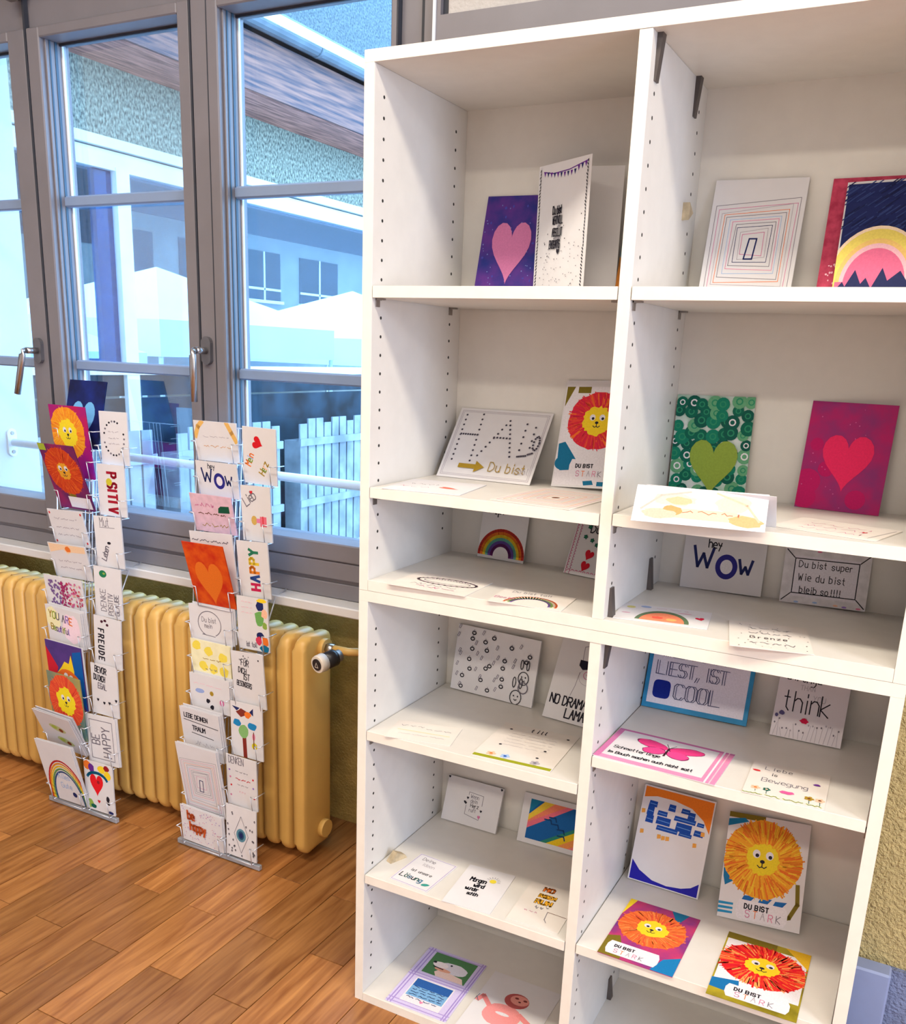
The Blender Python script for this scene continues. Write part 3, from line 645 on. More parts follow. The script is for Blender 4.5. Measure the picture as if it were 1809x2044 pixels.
# second row right
a = stand(SR2, (1357, 790), (1511, 793), (1480, 985), (1326, 968), 'card stamped with green rings and an olive green heart', mt=paint('greens', rgb(150, 190, 170), rgb(206, 214, 214), 30))
a.part('stamped_rings')
for i in range(9):
    for j in range(7):
        u, v = (j+.5)/7+a.rnd.uniform(-.05, .05), (i+.5)/9+a.rnd.uniform(-.035, .035); r = a.rnd.uniform(.07, .10); c = a.rnd.choice([rgb(0, 96, 78), rgb(10, 120, 96), rgb(96, 160, 120), rgb(0, 84, 72)])
        a.ell(u, v, r, r, c, 14); a.ell(u, v, r*.5, r*.5, rgb(40, 136, 100) if a.rnd.random() < .85 else 'white', 10); a.ell(u, v, r*.32, r*.32, c, 8)
a.part('heart'); a.heart(.55, .28, .62, .72, rgb(136, 160, 62)); a.flush()
a = stand(SR2, (1626, 800), (1797, 810), (1754, 1031), (1587, 1010), 'magenta painted card with a raspberry red heart', mt=paint('magenta', rgb(136, 40, 110), rgb(178, 20, 100), 24))
a.part('stamped_rings')
for u, v, r in ((.1, .25, .16), (.1, .1, .14), (.14, .6, .08), (.3, .38, .1), (.7, .12, .12)): a.ell(u, v, r, r, rgb(186, 14, 96), 16)
a.part('paint_specks'); a.dots(24, rgb(206, 100, 160), .008)
a.part('heart'); a.heart(.52, .44, .60, .70, rgb(232, 38, 96)); a.flush()
bl, br = onZ(1258, 1041, SR2+.002), onZ(1526, 1060, SR2+.002); tl, tr = onZ(1291, 966, SR2+.052), onZ(1551, 991, SR2+.052)
a = card_from(bl, br, tl, tr, 'folded watercolour card in pale orange propped up like a tent', thick=.0008)
s = MB(); ww, hh2 = a.W, a.H; s.prism([(-ww/2, hh2), (ww/2, hh2), (ww/2, hh2*.98), (-ww/2, hh2*.98)], 'z', 0, -.001)
back = MB(); mwi = a.c.matrix_world.inverted()
tl_, tr_2 = tl+Vector((0, .001, -.0005)), tr+Vector((0, .001, -.0005)); bl_, br_ = Vector((tl.x, min(tl.y+.035, DEP-.01), SR2+.0005)), Vector((tr.x, min(tr.y+.035, DEP-.01), SR2+.0005))
vv = [mwi@p_ for p_ in (bl_, br_, tr_2, tl_)]; off = (vv[1]-vv[0]).cross(vv[3]-vv[0]).normalized()*.0008
back.v = [tuple(p_) for p_ in vv]+[tuple(p_+off) for p_ in vv]; back.f = [[0, 1, 2, 3], [7, 6, 5, 4], [0, 4, 5, 1], [1, 5, 6, 2], [2, 6, 7, 3], [3, 7, 4, 0]]; back.sm = [False]*6
me = back.mesh('rear_leaf'); me.materials.append(M['paper']); link('rear_leaf', me, a.c)
a.part('watercolour')
for u, v, ru, rv, c in ((.3, .66, .17, .06, rgb(232, 200, 180)), (.75, .65, .13, .085, rgb(234, 208, 176)), (.5, .3, .44, .05, rgb(230, 190, 168)), (.3, .36, .08, .045, rgb(222, 150, 96)), (.85, .22, .13, .05, rgb(224, 164, 116)), (.2, .25, .13, .045, rgb(226, 180, 160)), (.34, .64, .10, .035, rgb(226, 176, 140))): a.ell(u, v, ru, rv, c, 18, .12)
a.line([(.06, .35), (.2, .75), (.42, .9)], .018, rgb(220, 176, 166)); a.line([(.62, .92), (.85, .65), (.95, .25)], .018, rgb(224, 180, 156)); a.scrib(.38, .8, .36, .08, rgb(206, 120, 90), .007); a.flush()
a = lie(SR2, (1590, 1028), (1790, 1061), (1744, 1077), (1542, 1051), 'pale pink pencil sketch lying before the magenta card', mt='paperwarm')
a.part('pencil_marks')
for v in (.25, .45, .65): a.scrib(.2, .8, v, .14, 'rose', .006)
a.heart(.78, .45, .05, .06, 'red'); a.line([(.9, .1), (.97, .9)], .006, 'grey'); a.flush()
# third row left
RB = [rgb(190, 50, 40), rgb(232, 120, 40), rgb(240, 206, 50), rgb(110, 190, 170), rgb(120, 90, 180), rgb(110, 40, 110)]
a = stand(MBZ, (969, 983), (1066, 998), (1042, 1126), (955, 1112), 'white card with a bold rainbow, standing below the HALLO shelf')
a.rainbow(.5, .06, .17, .50, RB, 1.05); a.part('lettering'); a.text('Kopf', .14, .70, .2, 'black', .022, 1.1, .7); a.flush()
a = stand(MBZ, (1158, 1018), (1270, 1036), (1236, 1166), (1128, 1143), 'white card with pink scalloped edge and red hearts')
a.part('border')
for i in range(22): v = .02+i*.045; a.arc(.05, v, .025, .025, 90, 270, .012, 'pink', 6); a.arc(.11, v, .02, .02, 90, 270, .010, 'rose', 6)
for i in range(14): a.arc(.08+i*.07, .05, .02, .02, 0, 180, .012, 'pink', 6)
a.part('hearts')
for u, v in ((.36, .32), (.66, .30), (.34, .14), (.62, .12)): a.heart(u, v, .16, .18, rgb(206, 24, 46), -.3)
a.part('lettering'); a.text('Du bist', .28, .68, .13, 'black', .018); 
a.part('clovers')
for u, v in ((.25, .76), (.5, .84), (.22, .6), (.35, .56), (.5, .62), (.6, .54), (.45, .5)): a.flower(u, v, .03, 'dgreen', 'green', .04)
a.flush()
a = lie(MBZ, (838, 1141), (990, 1164), (925, 1190), (775, 1165), 'white card with a violet oval ring lying beside the small rainbow card', mt='paperwarm')
a.part('oval_ring'); a.arc(.55, .6, .38, .14, 0, 360, .035, rgb(150, 130, 140), 30); a.arc(.55, .6, .30, .08, 0, 360, .012, 'grey', 24)
for i in range(16): a.ell(.25+i*.038, .72, .010, .010, 'grey', 6)
a.part('pencil_marks'); a.scrib(.2, .8, .3, .1, 'lgrey', .008); a.scrib(.3, .8, .18, .1, 'rose', .008); a.flush()
a = lie(MBZ, (1025, 1177), (1168, 1196), (1120, 1220), (972, 1198), 'pink card with a pencilled rainbow lying on the middle board', mt='paperwarm')
a.rainbow(.55, .12, .24, .36, [rgb(226, 110, 60), 'cream', rgb(150, 190, 110), 'violet'], 1.1); a.part('lettering'); a.text('Du bist toll', .15, .80, .085, 'grey', .008); a.text('Beste', .02, .30, .09, 'rose', .008); a.flush()
# third row right
def wow(a):
    a.part('lettering', 'navy blue WOW lettering'); a.text('W', .13, .42, .25, 'navy', .036, asp=1.45, jit=0); a.text('w', .695, .38, .25, 'navy', .034, asp=.95, jit=0); a.text('hey', .30, .80, .10, 'black', .014, 1.2)
    a.part('letter_o'); a.ell(.545, .47, .135, .155, rgb(42, 40, 130), 30); a.ell(.545, .47, .075, .09, 'white', 24); a.flush()
a = stand(MBZ, (1374, 1068), (1538, 1084), (1518, 1194), (1357, 1168), 'white card reading WOW in navy, standing in the bookcase'); wow(a)
a = stand(MBZ, (1573, 1094), (1740, 1108), (1730, 1223), (1552, 1200), 'grey card with a drawn picture frame around handwriting', mt=mat('grey_card', (.72, .70, .74), .7, .06, 60))
a.part('drawn_frame'); a.rect(.12, .13, .88, .86, rgb(226, 222, 232)); a.border(.13, .012, 'black')
for p_, q in (((.02, .04), (.12, .18)), ((.98, .04), (.88, .18)), ((.02, .96), (.12, .82)), ((.98, .96), (.88, .82))): a.line([p_, q], .012, 'black')
a.part('lettering'); a.text('Du bist super', .18, .66, .08, 'black', .009, 1.35); a.text('Wie du bist', .19, .42, .085, 'black', .009, 1.4); a.text('bleib so!!!!', .22, .20, .08, 'black', .009, 1.3)
a.part('confetti'); [a.ell(u, v, .03, .012, c, 8) for u, v, c in ((.2, .03, 'lblue'), (.42, .05, 'lblue'), (.66, .04, 'peach'), (.76, .03, 'violet'), (.92, .03, 'pink'), (.4, .96, 'pink'))]; a.flush()
a = lie(MBZ, (1250, 1204), (1428, 1223), (1412, 1257), (1224, 1231), 'white card with a watermelon slice and small red heart')
a.part('watermelon'); a.poly([(.22+.29*(1-math.cos(math.pi*i/20)), .1+.62*math.sin(math.pi*i/20)) for i in range(21)], rgb(96, 120, 90)); a.poly([(.27+.24*(1-math.cos(math.pi*i/20)), .1+.5*math.sin(math.pi*i/20)) for i in range(21)], rgb(240, 140, 104)); a.ell(.45, .3, .06, .05, rgb(236, 96, 76), 12, .2); a.ell(.6, .25, .06, .05, rgb(246, 180, 110), 12, .2)
a.part('heart'); a.heart(.9, .5, .10, .12, rgb(206, 24, 66), .3); a.part('colour_dabs'); a.ell(.12, .78, .05, .05, rgb(214, 206, 130)); a.ell(.28, .88, .06, .04, rgb(150, 170, 210)); a.ell(.1, .4, .05, .012, 'rose'); a.ell(.72, .72, .08, .01, 'pink'); a.scrib(.4, .75, .86, .05, 'rose', .005); a.flush()
a = lie(MBZ, (1475, 1240), (1633, 1256), (1624, 1307), (1458, 1287), 'pale card with faint handwriting and scattered black dots', mt='paperwarm')
a.part('ink_dots'); a.dots(34, 'black', .010); a.part('lettering')
for v in (.76, .58, .2): a.scrib(.25, .8, v, .07, 'grey', .01, 4)
a.text('Grenze', .26, .36, .10, 'black', .010, 1.6); a.flush()
# lower unit, first row left
a = stand(L1, (915.5, 1244), (1082, 1278.5), (1062.7, 1414), (904.5, 1371), 'white card with ink paw prints and two drawn bunnies', fold='l')
a.part('paw_prints')
for i in range(52):
    u, v = .06+(i % 8)*.115+a.rnd.uniform(-.05, .05), .08+(i//8)*.14+a.rnd.uniform(-.055, .055)
    if u > .62 and v < .5: continue
    if i % 2: a.arc(u, v, .022, .018, 0, 360, .011, 'black', 9); [a.ell(u+.018*math.cos(t), v+.045*math.sin(t), .006, .006, 'grey', 5) for t in (.6, 1.57, 2.5)]
    else: a.line([(u, v), (u+.012, v+.045)], .022, 'grey'); a.line([(u, v), (u+.012, v+.045)], .008, 'white')
a.part('bunnies')
for u, v, k in ((.86, .40, 1), (.80, .10, 1.1)):
    a.arc(u, v, .06*k, .07*k, 0, 360, .009, 'black', 16)
    for d in (-1, 1): a.arc(u+d*.035*k, v+.20*k, .016*k, .05*k, 0, 360, .009, 'black', 12); a.ell(u+d*.022*k, v+.02, .008, .010, 'black', 6)
    a.line([(u-.015, v-.03), (u, v-.045), (u+.015, v-.03)], .008, 'black')
a.arc(.87, .26, .055, .06, 0, 360, .012, 'grey', 14); a.flush()
a = stand(L1, (1104.5, 1266.6), (1222, 1292), (1200, 1464), (1085, 1428), 'white card with a llama in dark sunglasses reading NO DRAMA LAMA', thick=.003)
a.part('llama_drawing'); a.line([(.42, .62), (.40, .45), (.36, .32)], .008, 'grey'); a.line([(.72, .62), (.76, .45), (.80, .32)], .008, 'grey'); a.line([(.42, .75), (.40, .93), (.47, .95), (.50, .86), (.62, .86), (.66, .95), (.72, .93), (.71, .75)], .009, 'grey'); a.arc(.57, .58, .15, .13, 0, 360, .007, 'lgrey', 18); a.arc(.56, .60, .07, .06, 0, 360, .010, 'rose', 14); a.line([(.53, .61), (.56, .59), (.59, .61)], .008, 'rose')
a.part('sunglasses'); a.poly([(.38, .77), (.76, .77), (.76, .70), (.70, .655), (.61, .67), (.57, .72), (.53, .67), (.45, .655), (.38, .70)], rgb(26, 26, 46))
a.part('lettering'); a.text('NO DRAMA', .06, .19, .14, 'black', .022, 1.1, .72, jit=.05); a.text('LAMA', .36, .05, .14, 'black', .022, 1.15, .72, jit=.05); a.flush()
a = lie(L1, (801, 1436), (925, 1456), (900, 1488), (766, 1470), 'cream card with faint pencilled lines at the shelf corner', mt='paperwarm')
a.part('pencil_lines'); a.scrib(.1, .45, .75, .06, 'grey', .008); a.scrib(.5, .9, .68, .06, 'grey', .008); a.line([(.1, .5), (.9, .45)], .02, rgb(232, 214, 170)); a.scrib(.15, .85, .3, .05, 'lgrey', .006); a.flush()
a = lie(L1, (1008, 1442), (1172, 1474), (1089, 1541), (948, 1507), 'cream card with a green grass strip, tiny flowers and lettering', mt='paperwarm')
a.part('grass'); a.rect(.01, .02, .99, .08, rgb(150, 156, 30)); a.part('flowers'); a.flower(.2, .14, .05, 'peach', 'orange', .05); a.flower(.38, .14, .05, 'lblue', 'blue', .05); a.flower(.76, .13, .05, 'lgrey', 'grey', .05)
a.part('lettering'); a.text('till', .40, .86, .10, 'black', .012, 1.6)
for v in (.74, .66, .58, .5, .42): a.scrib(.2, .8, v, .01, 'lgrey', .004, 2)
a.part('ink_dots'); [a.ell(u, v, .02, .018, 'black', 8) for u, v in ((.15, .84), (.9, .86), (.2, .4), (.76, .45), (.74, .25))]; a.flush()
# lower unit, first row right
a = stand(RL1, (1302, 1266), (1515, 1298), (1488, 1453), (1282, 1408), 'blue-framed card reading LIEST, IST COOL with a dark blue square', mt=mat('blue_card', rgb(30, 136, 190), .6, .05, 40), thick=.004)
a.part('white_inlay'); a.rect(.04, .07, .96, .96, rgb(222, 220, 236)); a.part('blue_square'); P_ = [(.17+.085*math.copysign(abs(math.cos(t))**.5, math.cos(t)), .27+.125*math.copysign(abs(math.sin(t))**.5, math.sin(t))) for t in [2*math.pi*i/24 for i in range(24)]]; a.poly(P_, rgb(10, 36, 140))
a.part('lettering')
for off_, c in ((0, rgb(64, 68, 104)), (.022, rgb(110, 114, 146))):
    a.text('WER DAS', .12+off_, .72, .15, c, .008, 1.25, .8, 0, .02); a.text('LIEST, IST', .09+off_, .47, .13, c, .008, 1.18, .75, 0, .02); a.text('COOL', .29+off_, .17, .145, c, .008, 1.25, .85, 0, .02)
a.flush()
a = stand(RL1, (1563, 1310), (1705, 1334), (1677, 1496), (1537, 1467), 'lilac card reading Stronger than you think above drawn wildflowers', mt=mat('lilac_card', (.72, .68, .73), .7, .01, 30), fold='l')
a.part('lettering'); a.text('Stronger', .10, .72, .19, 'black', .014, 1.02, .62); a.text('THAN', .32, .62, .07, 'lgrey', .008); a.text('YOU', .52, .50, .08, 'lgrey', .008); a.text('think', .12, .33, .30, 'black', .017, 1.08, .78)
a.part('wildflowers')
for i in range(16):
    u = .04+i*.06; h_ = a.rnd.uniform(.08, .24); a.line([(u, .01), (u+a.rnd.uniform(-.04, .04), h_)], .006, 'lgrey'); a.ell(u, h_, .012, .016, a.rnd.choice(['grey', 'lgrey', 'grey']), 7)
a.ell(.12, .30, .04, .035, rgb(90, 84, 130), 10, .2); a.ell(.05, .26, .025, .03, rgb(90, 84, 130), 8); a.part('poppy'); a.ell(.45, .24, .06, .04, rgb(206, 20, 70), 12, .2); a.flush()
a = lie(RL1, (1239, 1452), (1462, 1506), (1429, 1567), (1181, 1506), 'pink-bordered card with a pink butterfly above handwriting')
a.part('border'); a.rect(0, 0, 1, .10, rgb(226, 140, 180)); a.rect(.88, 0, 1, 1, rgb(226, 140, 180)); a.rect(0, 0, .05, 1, rgb(206, 120, 170)); a.rect(0, .95, 1, 1, rgb(190, 110, 160)); a.rect(.91, .0, .925, 1, 'white'); a.rect(.95, 0, .96, 1, 'lpink')
a.part('butterfly')
for d in (-1, 1):
    a.ell(.5+d*.145, .72, .15, .075, rgb(120, 30, 80), 18, .05, d*.3); a.ell(.5+d*.145, .72, .143, .068, rgb(222, 60, 130), 18, .05, d*.3); a.ell(.5+d*.10, .54, .10, .075, rgb(120, 30, 80), 16, .05, -d*.3); a.ell(.5+d*.10, .545, .093, .068, rgb(218, 70, 140), 16, .05, -d*.3)
a.line([(.5, .45), (.5, .7)], .018, rgb(60, 20, 40)); a.line([(.5, .7), (.46, .82)], .006, 'black'); a.line([(.5, .7), (.54, .82)], .006, 'black')
a.part('lettering'); a.text('Schmetterlinge', .09, .36, .052, 'black', .0075, 1.15, .85); a.text('im Bauch machen auch nicht satt', .08, .18, .047, 'black', .0075, 1.1, .80); a.flush()
a = lie(RL1, (1509, 1519), (1660, 1548), (1647, 1618), (1480, 1578), 'pale card with small drawn flowers and a pink lotus', mt='paperwarm')
a.part('lettering'); a.text('Liebe', .18, .78, .10, 'grey', .010, 1.6); a.text('is', .28, .62, .09, 'black', .010); a.text('Bewegung', .18, .42, .12, 'grey', .011, 1.2)
a.part('flowers'); a.flower(.14, .2, .05, 'peach', 'orange', .1); a.flower(.28, .2, .04, 'dgreen', 'peach', .12); a.flower(.80, .2, .05, 'gold', 'brown', .14); a.flower(.93, .2, .05, 'peach', 'brown', .14); a.ell(.52, .22, .09, .05, rgb(224, 90, 150), 14, .25); a.ell(.08, .7, .05, .03, 'red', 9, .2); a.ell(.86, .62, .05, .03, 'purple', 9, .2); a.scrib(.0, 1, .03, .04, 'lime', .012); a.flush()
# lower unit, second row left
a = stand(L2, (900, 1547), (1010, 1575), (990, 1666), (883, 1632), 'square lilac-white card with a tiny framed verse', thick=.006)
a.part('drawn_frame'); a.line([(.42, .68), (.42, .74), (.68, .72), (.68, .5)], .008, 'grey'); a.line([(.40, .44), (.40, .24), (.66, .18), (.67, .28)], .008, 'grey')
a.part('lettering'); a.text('Wenn', .46, .62, .06, 'grey', .007); a.text('dein', .47, .52, .06, 'grey', .007); a.text('Herz', .48, .42, .06, 'black', .008); a.text('ruft', .47, .32, .055, 'grey', .007)
a.part('hearts'); [a.heart(u, v, .04, .045, 'black') for u, v in ((.41, .6), (.37, .5), (.39, .48), (.68, .38), (.02, .96), (.97, .96))]; a.heart(.66, .24, .05, .06, 'rose'); a.flush()
a = stand(L2, (1046, 1581), (1168, 1611), (1157, 1714), (1031, 1677), 'white-edged card with diagonal blue, yellow and coral paint stripes', thick=.004)
a.part('painted_stripes'); a.rect(.12, .10, .97, .90, rgb(16, 92, 160))
def stripe(v0, v1, c): P_ = [(.12, v0), (.97, v0+.75), (.97, v1+.75), (.12, v1)]; a.poly([(u, min(.9, max(.1, v))) for u, v in P_], c)
a.poly([(.12, .52), (.42, .9), (.72, .9), (.12, .30)], rgb(236, 130, 100)); a.poly([(.12, .58), (.34, .9), (.5, .9), (.12, .46)], rgb(232, 196, 60)); a.poly([(.12, .62), (.30, .9), (.12, .9)], rgb(20, 120, 160)); a.poly([(.12, .42), (.70, .9), (.80, .9), (.12, .30)], rgb(228, 110, 130))
a.poly([(.44, .1), (.97, .52), (.97, .36), (.64, .1)], rgb(232, 196, 30)); a.poly([(.64, .1), (.97, .38), (.97, .1)], rgb(240, 150, 80)); a.poly([(.36, .1), (.97, .60), (.97, .52), (.46, .1)], rgb(40, 130, 110)); a.poly([(.80, .1), (.97, .22), (.97, .1)], rgb(236, 130, 130))
a.part('brush_marks'); [a.line([(u, v), (u+.1, v+.01), (u+.12, v-.06)], .02, rgb(10, 60, 110)) for u, v in ((.45, .62), (.5, .5), (.6, .42), (.38, .56), (.62, .3))]; a.flush()
a = lie(L2, (835.5, 1700), (906, 1728), (852, 1780), (777, 1753), 'white card with a grey outlined border and teal lettering, beside the wedge')
a.part('border'); a.border(.03, .010, 'violet'); a.part('lettering'); a.text('Deine', .18, .82, .12, 'grey', .012); a.text('Ideen', .30, .66, .12, 'lgrey', .01); a.text('ist unsere', .2, .42, .10, 'black', .012); a.text('Lösung', .10, .18, .16, ['black', 'dgreen', 'teal'], .022)
a.part('leaf'); a.ell(.82, .16, .10, .05, rgb(60, 150, 140), 12, .1, .5); a.flush()
a = lie(L2, (940, 1727), (1033, 1748), (977, 1826), (883, 1796), 'white card with dense black brush lettering and a small sun')
a.part('lettering'); a.text('Morgen', .22, .62, .14, 'black', .03, .95, .7); a.text('wird', .36, .50, .12, 'black', .03, 1, .8); a.text('wunder', .24, .40, .11, 'black', .026, .95, .75); a.text('schön', .34, .29, .10, 'black', .022, 1, .8)
a.part('sun'); a.ell(.66, .72, .07, .07, rgb(226, 206, 60), 14); [a.line([(.66+.09*math.cos(t), .72+.07*math.sin(t)), (.66+.15*math.cos(t), .72+.11*math.sin(t))], .010, 'grey') for t in [i*.4 for i in range(8)]]; a.flush()
a = lie(L2, (1052, 1757), (1150, 1782), (1114, 1865), (1010, 1831), 'cream card with chunky orange letters and a drawn line', mt='paperwarm')
a.part('lettering', 'orange bubble letters')
for t_, u, v, c, w_ in (('MO', .32, .84, 'black', .05), ('MO', .32, .84, 'orange', .032), ('RGEN', .30, .68, 'black', .046), ('RGEN', .30, .68, rgb(232, 170, 40), .03), ('RUN', .30, .52, 'black', .05), ('RUN', .30, .52, rgb(232, 170, 40), .032)): a.text(t_, u, v, .13 if t_ != 'RGEN' else .10, c, w_, 1.3, .9, 0, 0)
a.part('pencil_marks'); a.line([(.62, .38), (.98, .36)], .012, 'brown'); a.line([(.62, .38), (.64, .2), (.70, .14)], .012, 'grey'); a.scrib(.35, .6, .44, .08, 'grey', .014); a.scrib(.2, .45, .3, .03, 'rose', .008); a.flush()
# lower unit, second row right
a = stand(RL2, (1288, 1564), (1430, 1600), (1393, 1796), (1255, 1751), 'white card with orange and indigo corners and blue block lettering', fold='l')
a.part('orange_corner'); a.poly([(.02, .985), (.02, .87), (.2, .905), (.45, .905), (.7, .87), (.88, .78), (.985, .66), (.985, .985)], rgb(228, 124, 30))
a.part('indigo_corner'); a.poly([(.02, .01), (.02, .21), (.14, .12), (.34, .05), (.55, .035), (.75, .055), (.88, .09), (.98, .15), (.98, .01)], rgb(34, 30, 160))
a.part('lettering', 'blue block lettering'); 
for u, v, w_, h_ in ((.10, .79, .12, .06), (.38, .79, .10, .07), (.56, .80, .12, .05), (.66, .76, .10, .07), (.09, .70, .10, .09), (.24, .72, .14, .05), (.48, .71, .30, .05), (.80, .71, .10, .04), (.09, .62, .11, .08), (.24, .63, .20, .08), (.52, .61, .22, .09), (.78, .61, .13, .06), (.26, .57, .30, .05), (.58, .57, .18, .04)):
    a.poly([(u, v), (u+w_, v-.0), (u+w_*1.02, v+h_), (u+.01, v+h_)], rgb(16, 70, 164)); a.line([(u+.02, v+h_*.5), (u+w_-.01, v+h_*.45)], .008, rgb(110, 160, 220))
a.part('orange_marks'); [a.poly([(u, v), (u+.05, v+.01), (u+.045, v+.05), (u-.005, v+.045)], rgb(226, 160, 70)) for u, v in ((.02, .70), (.05, .49), (.30, .48), (.36, .475), (.42, .48), (.88, .62), (.80, .49))]; a.flush()
a = stand(RL2, (1460, 1621.5), (1622, 1649), (1595, 1866), (1432, 1829), 'standing card with a golden orange lion on white, DU BIST STARK', thick=.003)
a.part('background'); a.rect(.0, .95, .45, 1, 'olive'); a.poly([(.0, .86), (.25, .93), (.2, .96), (0, .93)], rgb(20, 120, 170)); a.poly([(0, .55), (.12, .47), (.16, .36), (.05, .30), (.02, .38)], rgb(20, 110, 160)); [a.poly([(0, v), (.18, v+.01), (.18, v+.03), (0, v+.025)], rgb(40, 140, 190)) for v in (.04, .08, .12)]; [a.poly([(u, .24), (u+.14, .25), (u+.08, .19), (u-.03, .19)], rgb(24, 100, 170)) for u in (.30, .5, .68)]; a.line([(.92, .42), (.94, .25), (.86, .12), (.80, .10)], .05, 'olive')
a.lion(.47, .60, .47, [rgb(232, 160, 40), rgb(226, 110, 34), rgb(236, 190, 50), rgb(214, 120, 30)], rgb(232, 206, 40), .42, 1.03, 380); a.starkbox(.22, .02, .84, .20, .11); a.flush()
mg = paint('lionback', rgb(110, 50, 130), rgb(214, 60, 96), 14)
a = lie(RL2, (1260, 1793.5), (1399, 1836), (1341.5, 1951), (1193, 1899), 'flat card with an orange lion on magenta and blue', mt=mg)
a.part('background'); a.poly([(0, 0), (.0, .3), (.15, .35), (.3, .1), (.3, 0)], 'olive'); a.poly([(.7, 0), (1, 0), (1, .3), (.8, .2)], rgb(20, 120, 180)); a.poly([(.6, 1), (.75, .8), (.85, 1)], rgb(20, 110, 150)); a.poly([(0, .7), (.1, 1), (0, 1)], 'yellow')
a.lion(.48, .60, .46, [rgb(232, 110, 50), rgb(220, 80, 50), rgb(240, 140, 70), rgb(226, 96, 40)], fr=.46, squash=.92); a.starkbox(.06, .04, .76, .24, .10); a.flush()
a = lie(RL2, (1450.6, 1858.7), (1622, 1907), (1586, 2042), (1413, 1981), 'flat card with a bright red lion on olive', mt=paint('olive', rgb(110, 100, 20), rgb(176, 160, 40), 14))
a.part('background'); a.rect(.02, .22, .98, .9, 'white'); a.poly([(0, .25), (.3, .3), (.34, .1), (.0, .12)], rgb(20, 110, 170)); a.poly([(.7, 1), (1, 1), (1, .75)], rgb(226, 180, 40)); a.rect(0, .9, .6, 1, 'olive')
a.lion(.5, .60, .50, [rgb(220, 30, 36), rgb(232, 60, 40), rgb(236, 110, 50), rgb(206, 20, 40), rgb(240, 160, 90)], fr=.40, squash=.84, hair=380); a.starkbox(.18, .05, .9, .23, .11); a.flush()
# bottom row left
a = lie(BOT, (855.7, 1887), (977, 1931), (885, 2038), (772, 1998), 'violet-edged card with a white dog portrait and a blue caption')
a.part('violet_wash'); a.rect(0, 0, 1, 1, rgb(206, 196, 232)); [a.line([(u, 0), (u+.02, 1)], .02, rgb(160, 140, 206)) for u in (.04, .09, .92, .96)]; [a.line([(0, v), (1, v)], .02, rgb(170, 150, 212)) for v in (.03, .08, .5, .54, .96)]
a.part('dog_picture'); a.rect(.16, .58, .88, .95, rgb(80, 130, 84)); a.ell(.58, .76, .24, .13, 'white', 20, .05); a.ell(.36, .77, .13, .07, rgb(246, 236, 234), 14); a.poly([(.40, .70), (.8, .66), (.86, .58), (.4, .58), (.34, .64)], rgb(244, 214, 200)); a.ell(.44, .70, .14, .04, rgb(232, 170, 140), 12); a.ell(.25, .79, .03, .025, 'black', 8); a.ell(.52, .81, .02, .02, 'black', 8); a.line([(.27, .72), (.44, .71)], .02, 'black')
a.part('caption'); a.rect(.18, .08, .82, .48, 'white'); a.poly([(.2, .34), (.8, .30), (.8, .46), (.2, .46)], rgb(40, 90, 160)); a.rect(.2, .18, .8, .34, rgb(120, 170, 214)); [a.scrib(.24, .76, v, .02, 'navy', .012, 4) for v in (.33, .29, .25, .21, .16)]; a.heart(.5, .13, .06, .06, 'pink'); a.flush()
a = lie(BOT, (989.5, 1937), (1119, 1986), (1045, 2112), (898, 2056), 'white card with a pink cartoon sloth')
a.part('sloth_drawing'); a.ell(.45, .42, .26, .22, rgb(236, 150, 150), 22, .03); a.line([(.22, .50), (.08, .60), (.04, .52)], .07, rgb(232, 140, 140)); a.line([(.66, .50), (.84, .42), (.9, .26)], .08, rgb(232, 140, 140)); a.ell(.52, .68, .17, .15, rgb(176, 84, 84), 20); a.ell(.55, .70, .13, .10, rgb(226, 150, 140), 18); [a.ell(u, .72, .03, .02, rgb(120, 50, 50), 8) for u in (.50, .62)]; a.ell(.56, .68, .02, .015, rgb(90, 40, 40), 8); a.ell(.45, .44, .10, .03, 'white', 12); a.line([(.0, .56), (.06, .50)], .012, 'grey'); a.line([(.02, .60), (.0, .50)], .012, 'grey'); a.flush()
# ------------------------------------------------------------------ wire card racks leaning on the sill
SLOPE = .088
def plane_hit(u, v, y0, dy=0):
    d = ray(u, v); t = (y0+dy+SLOPE*CAM.z-CAM.y)/(d.y-SLOPE*d.z); return CAM+d*t
def rack(label, y0, xl, xm, xr, ztop):
    r = thing('card_rack', label, 'card rack', ((xl+xr)/2, y0, 0)); r['y0'] = y0
    Y = lambda z: y0+SLOPE*z
    f = MB()
    for x in (xl+.02, xm-.022, xm-.006, xm+.006, xm+.02, xr-.02): f.wire([(x, Y(.012)+.004, .012), (x, Y(ztop)+.004, ztop)], .0016, 6)
    f.wire([(xl+.02, Y(ztop)+.004, ztop), (xr-.02, Y(ztop)+.004, ztop)], .0016, 6)
    f.build('wire_frame', 'wire', r)
    box('base_bar', xl, xr+.012, Y(0)-.014, Y(0)-.002, .002, .016, 'bar', r, .001)
    # slanting rear support to the sill and hooks
    sgl = MB(); zc = .70
    for x in (xr-.03,): sgl.wire([(x, Y(.60)+.006, .60), (x+.03, .386, .735), (x+.03, .43, .748)], .002, 6)
    sgl.build('rear_strut', 'wire', r)
    box('strut_clamp', xr-.036, xr-.022, Y(.60)+.001, Y(.60)+.012, .585, .612, 'bar', r, .001)
    return r
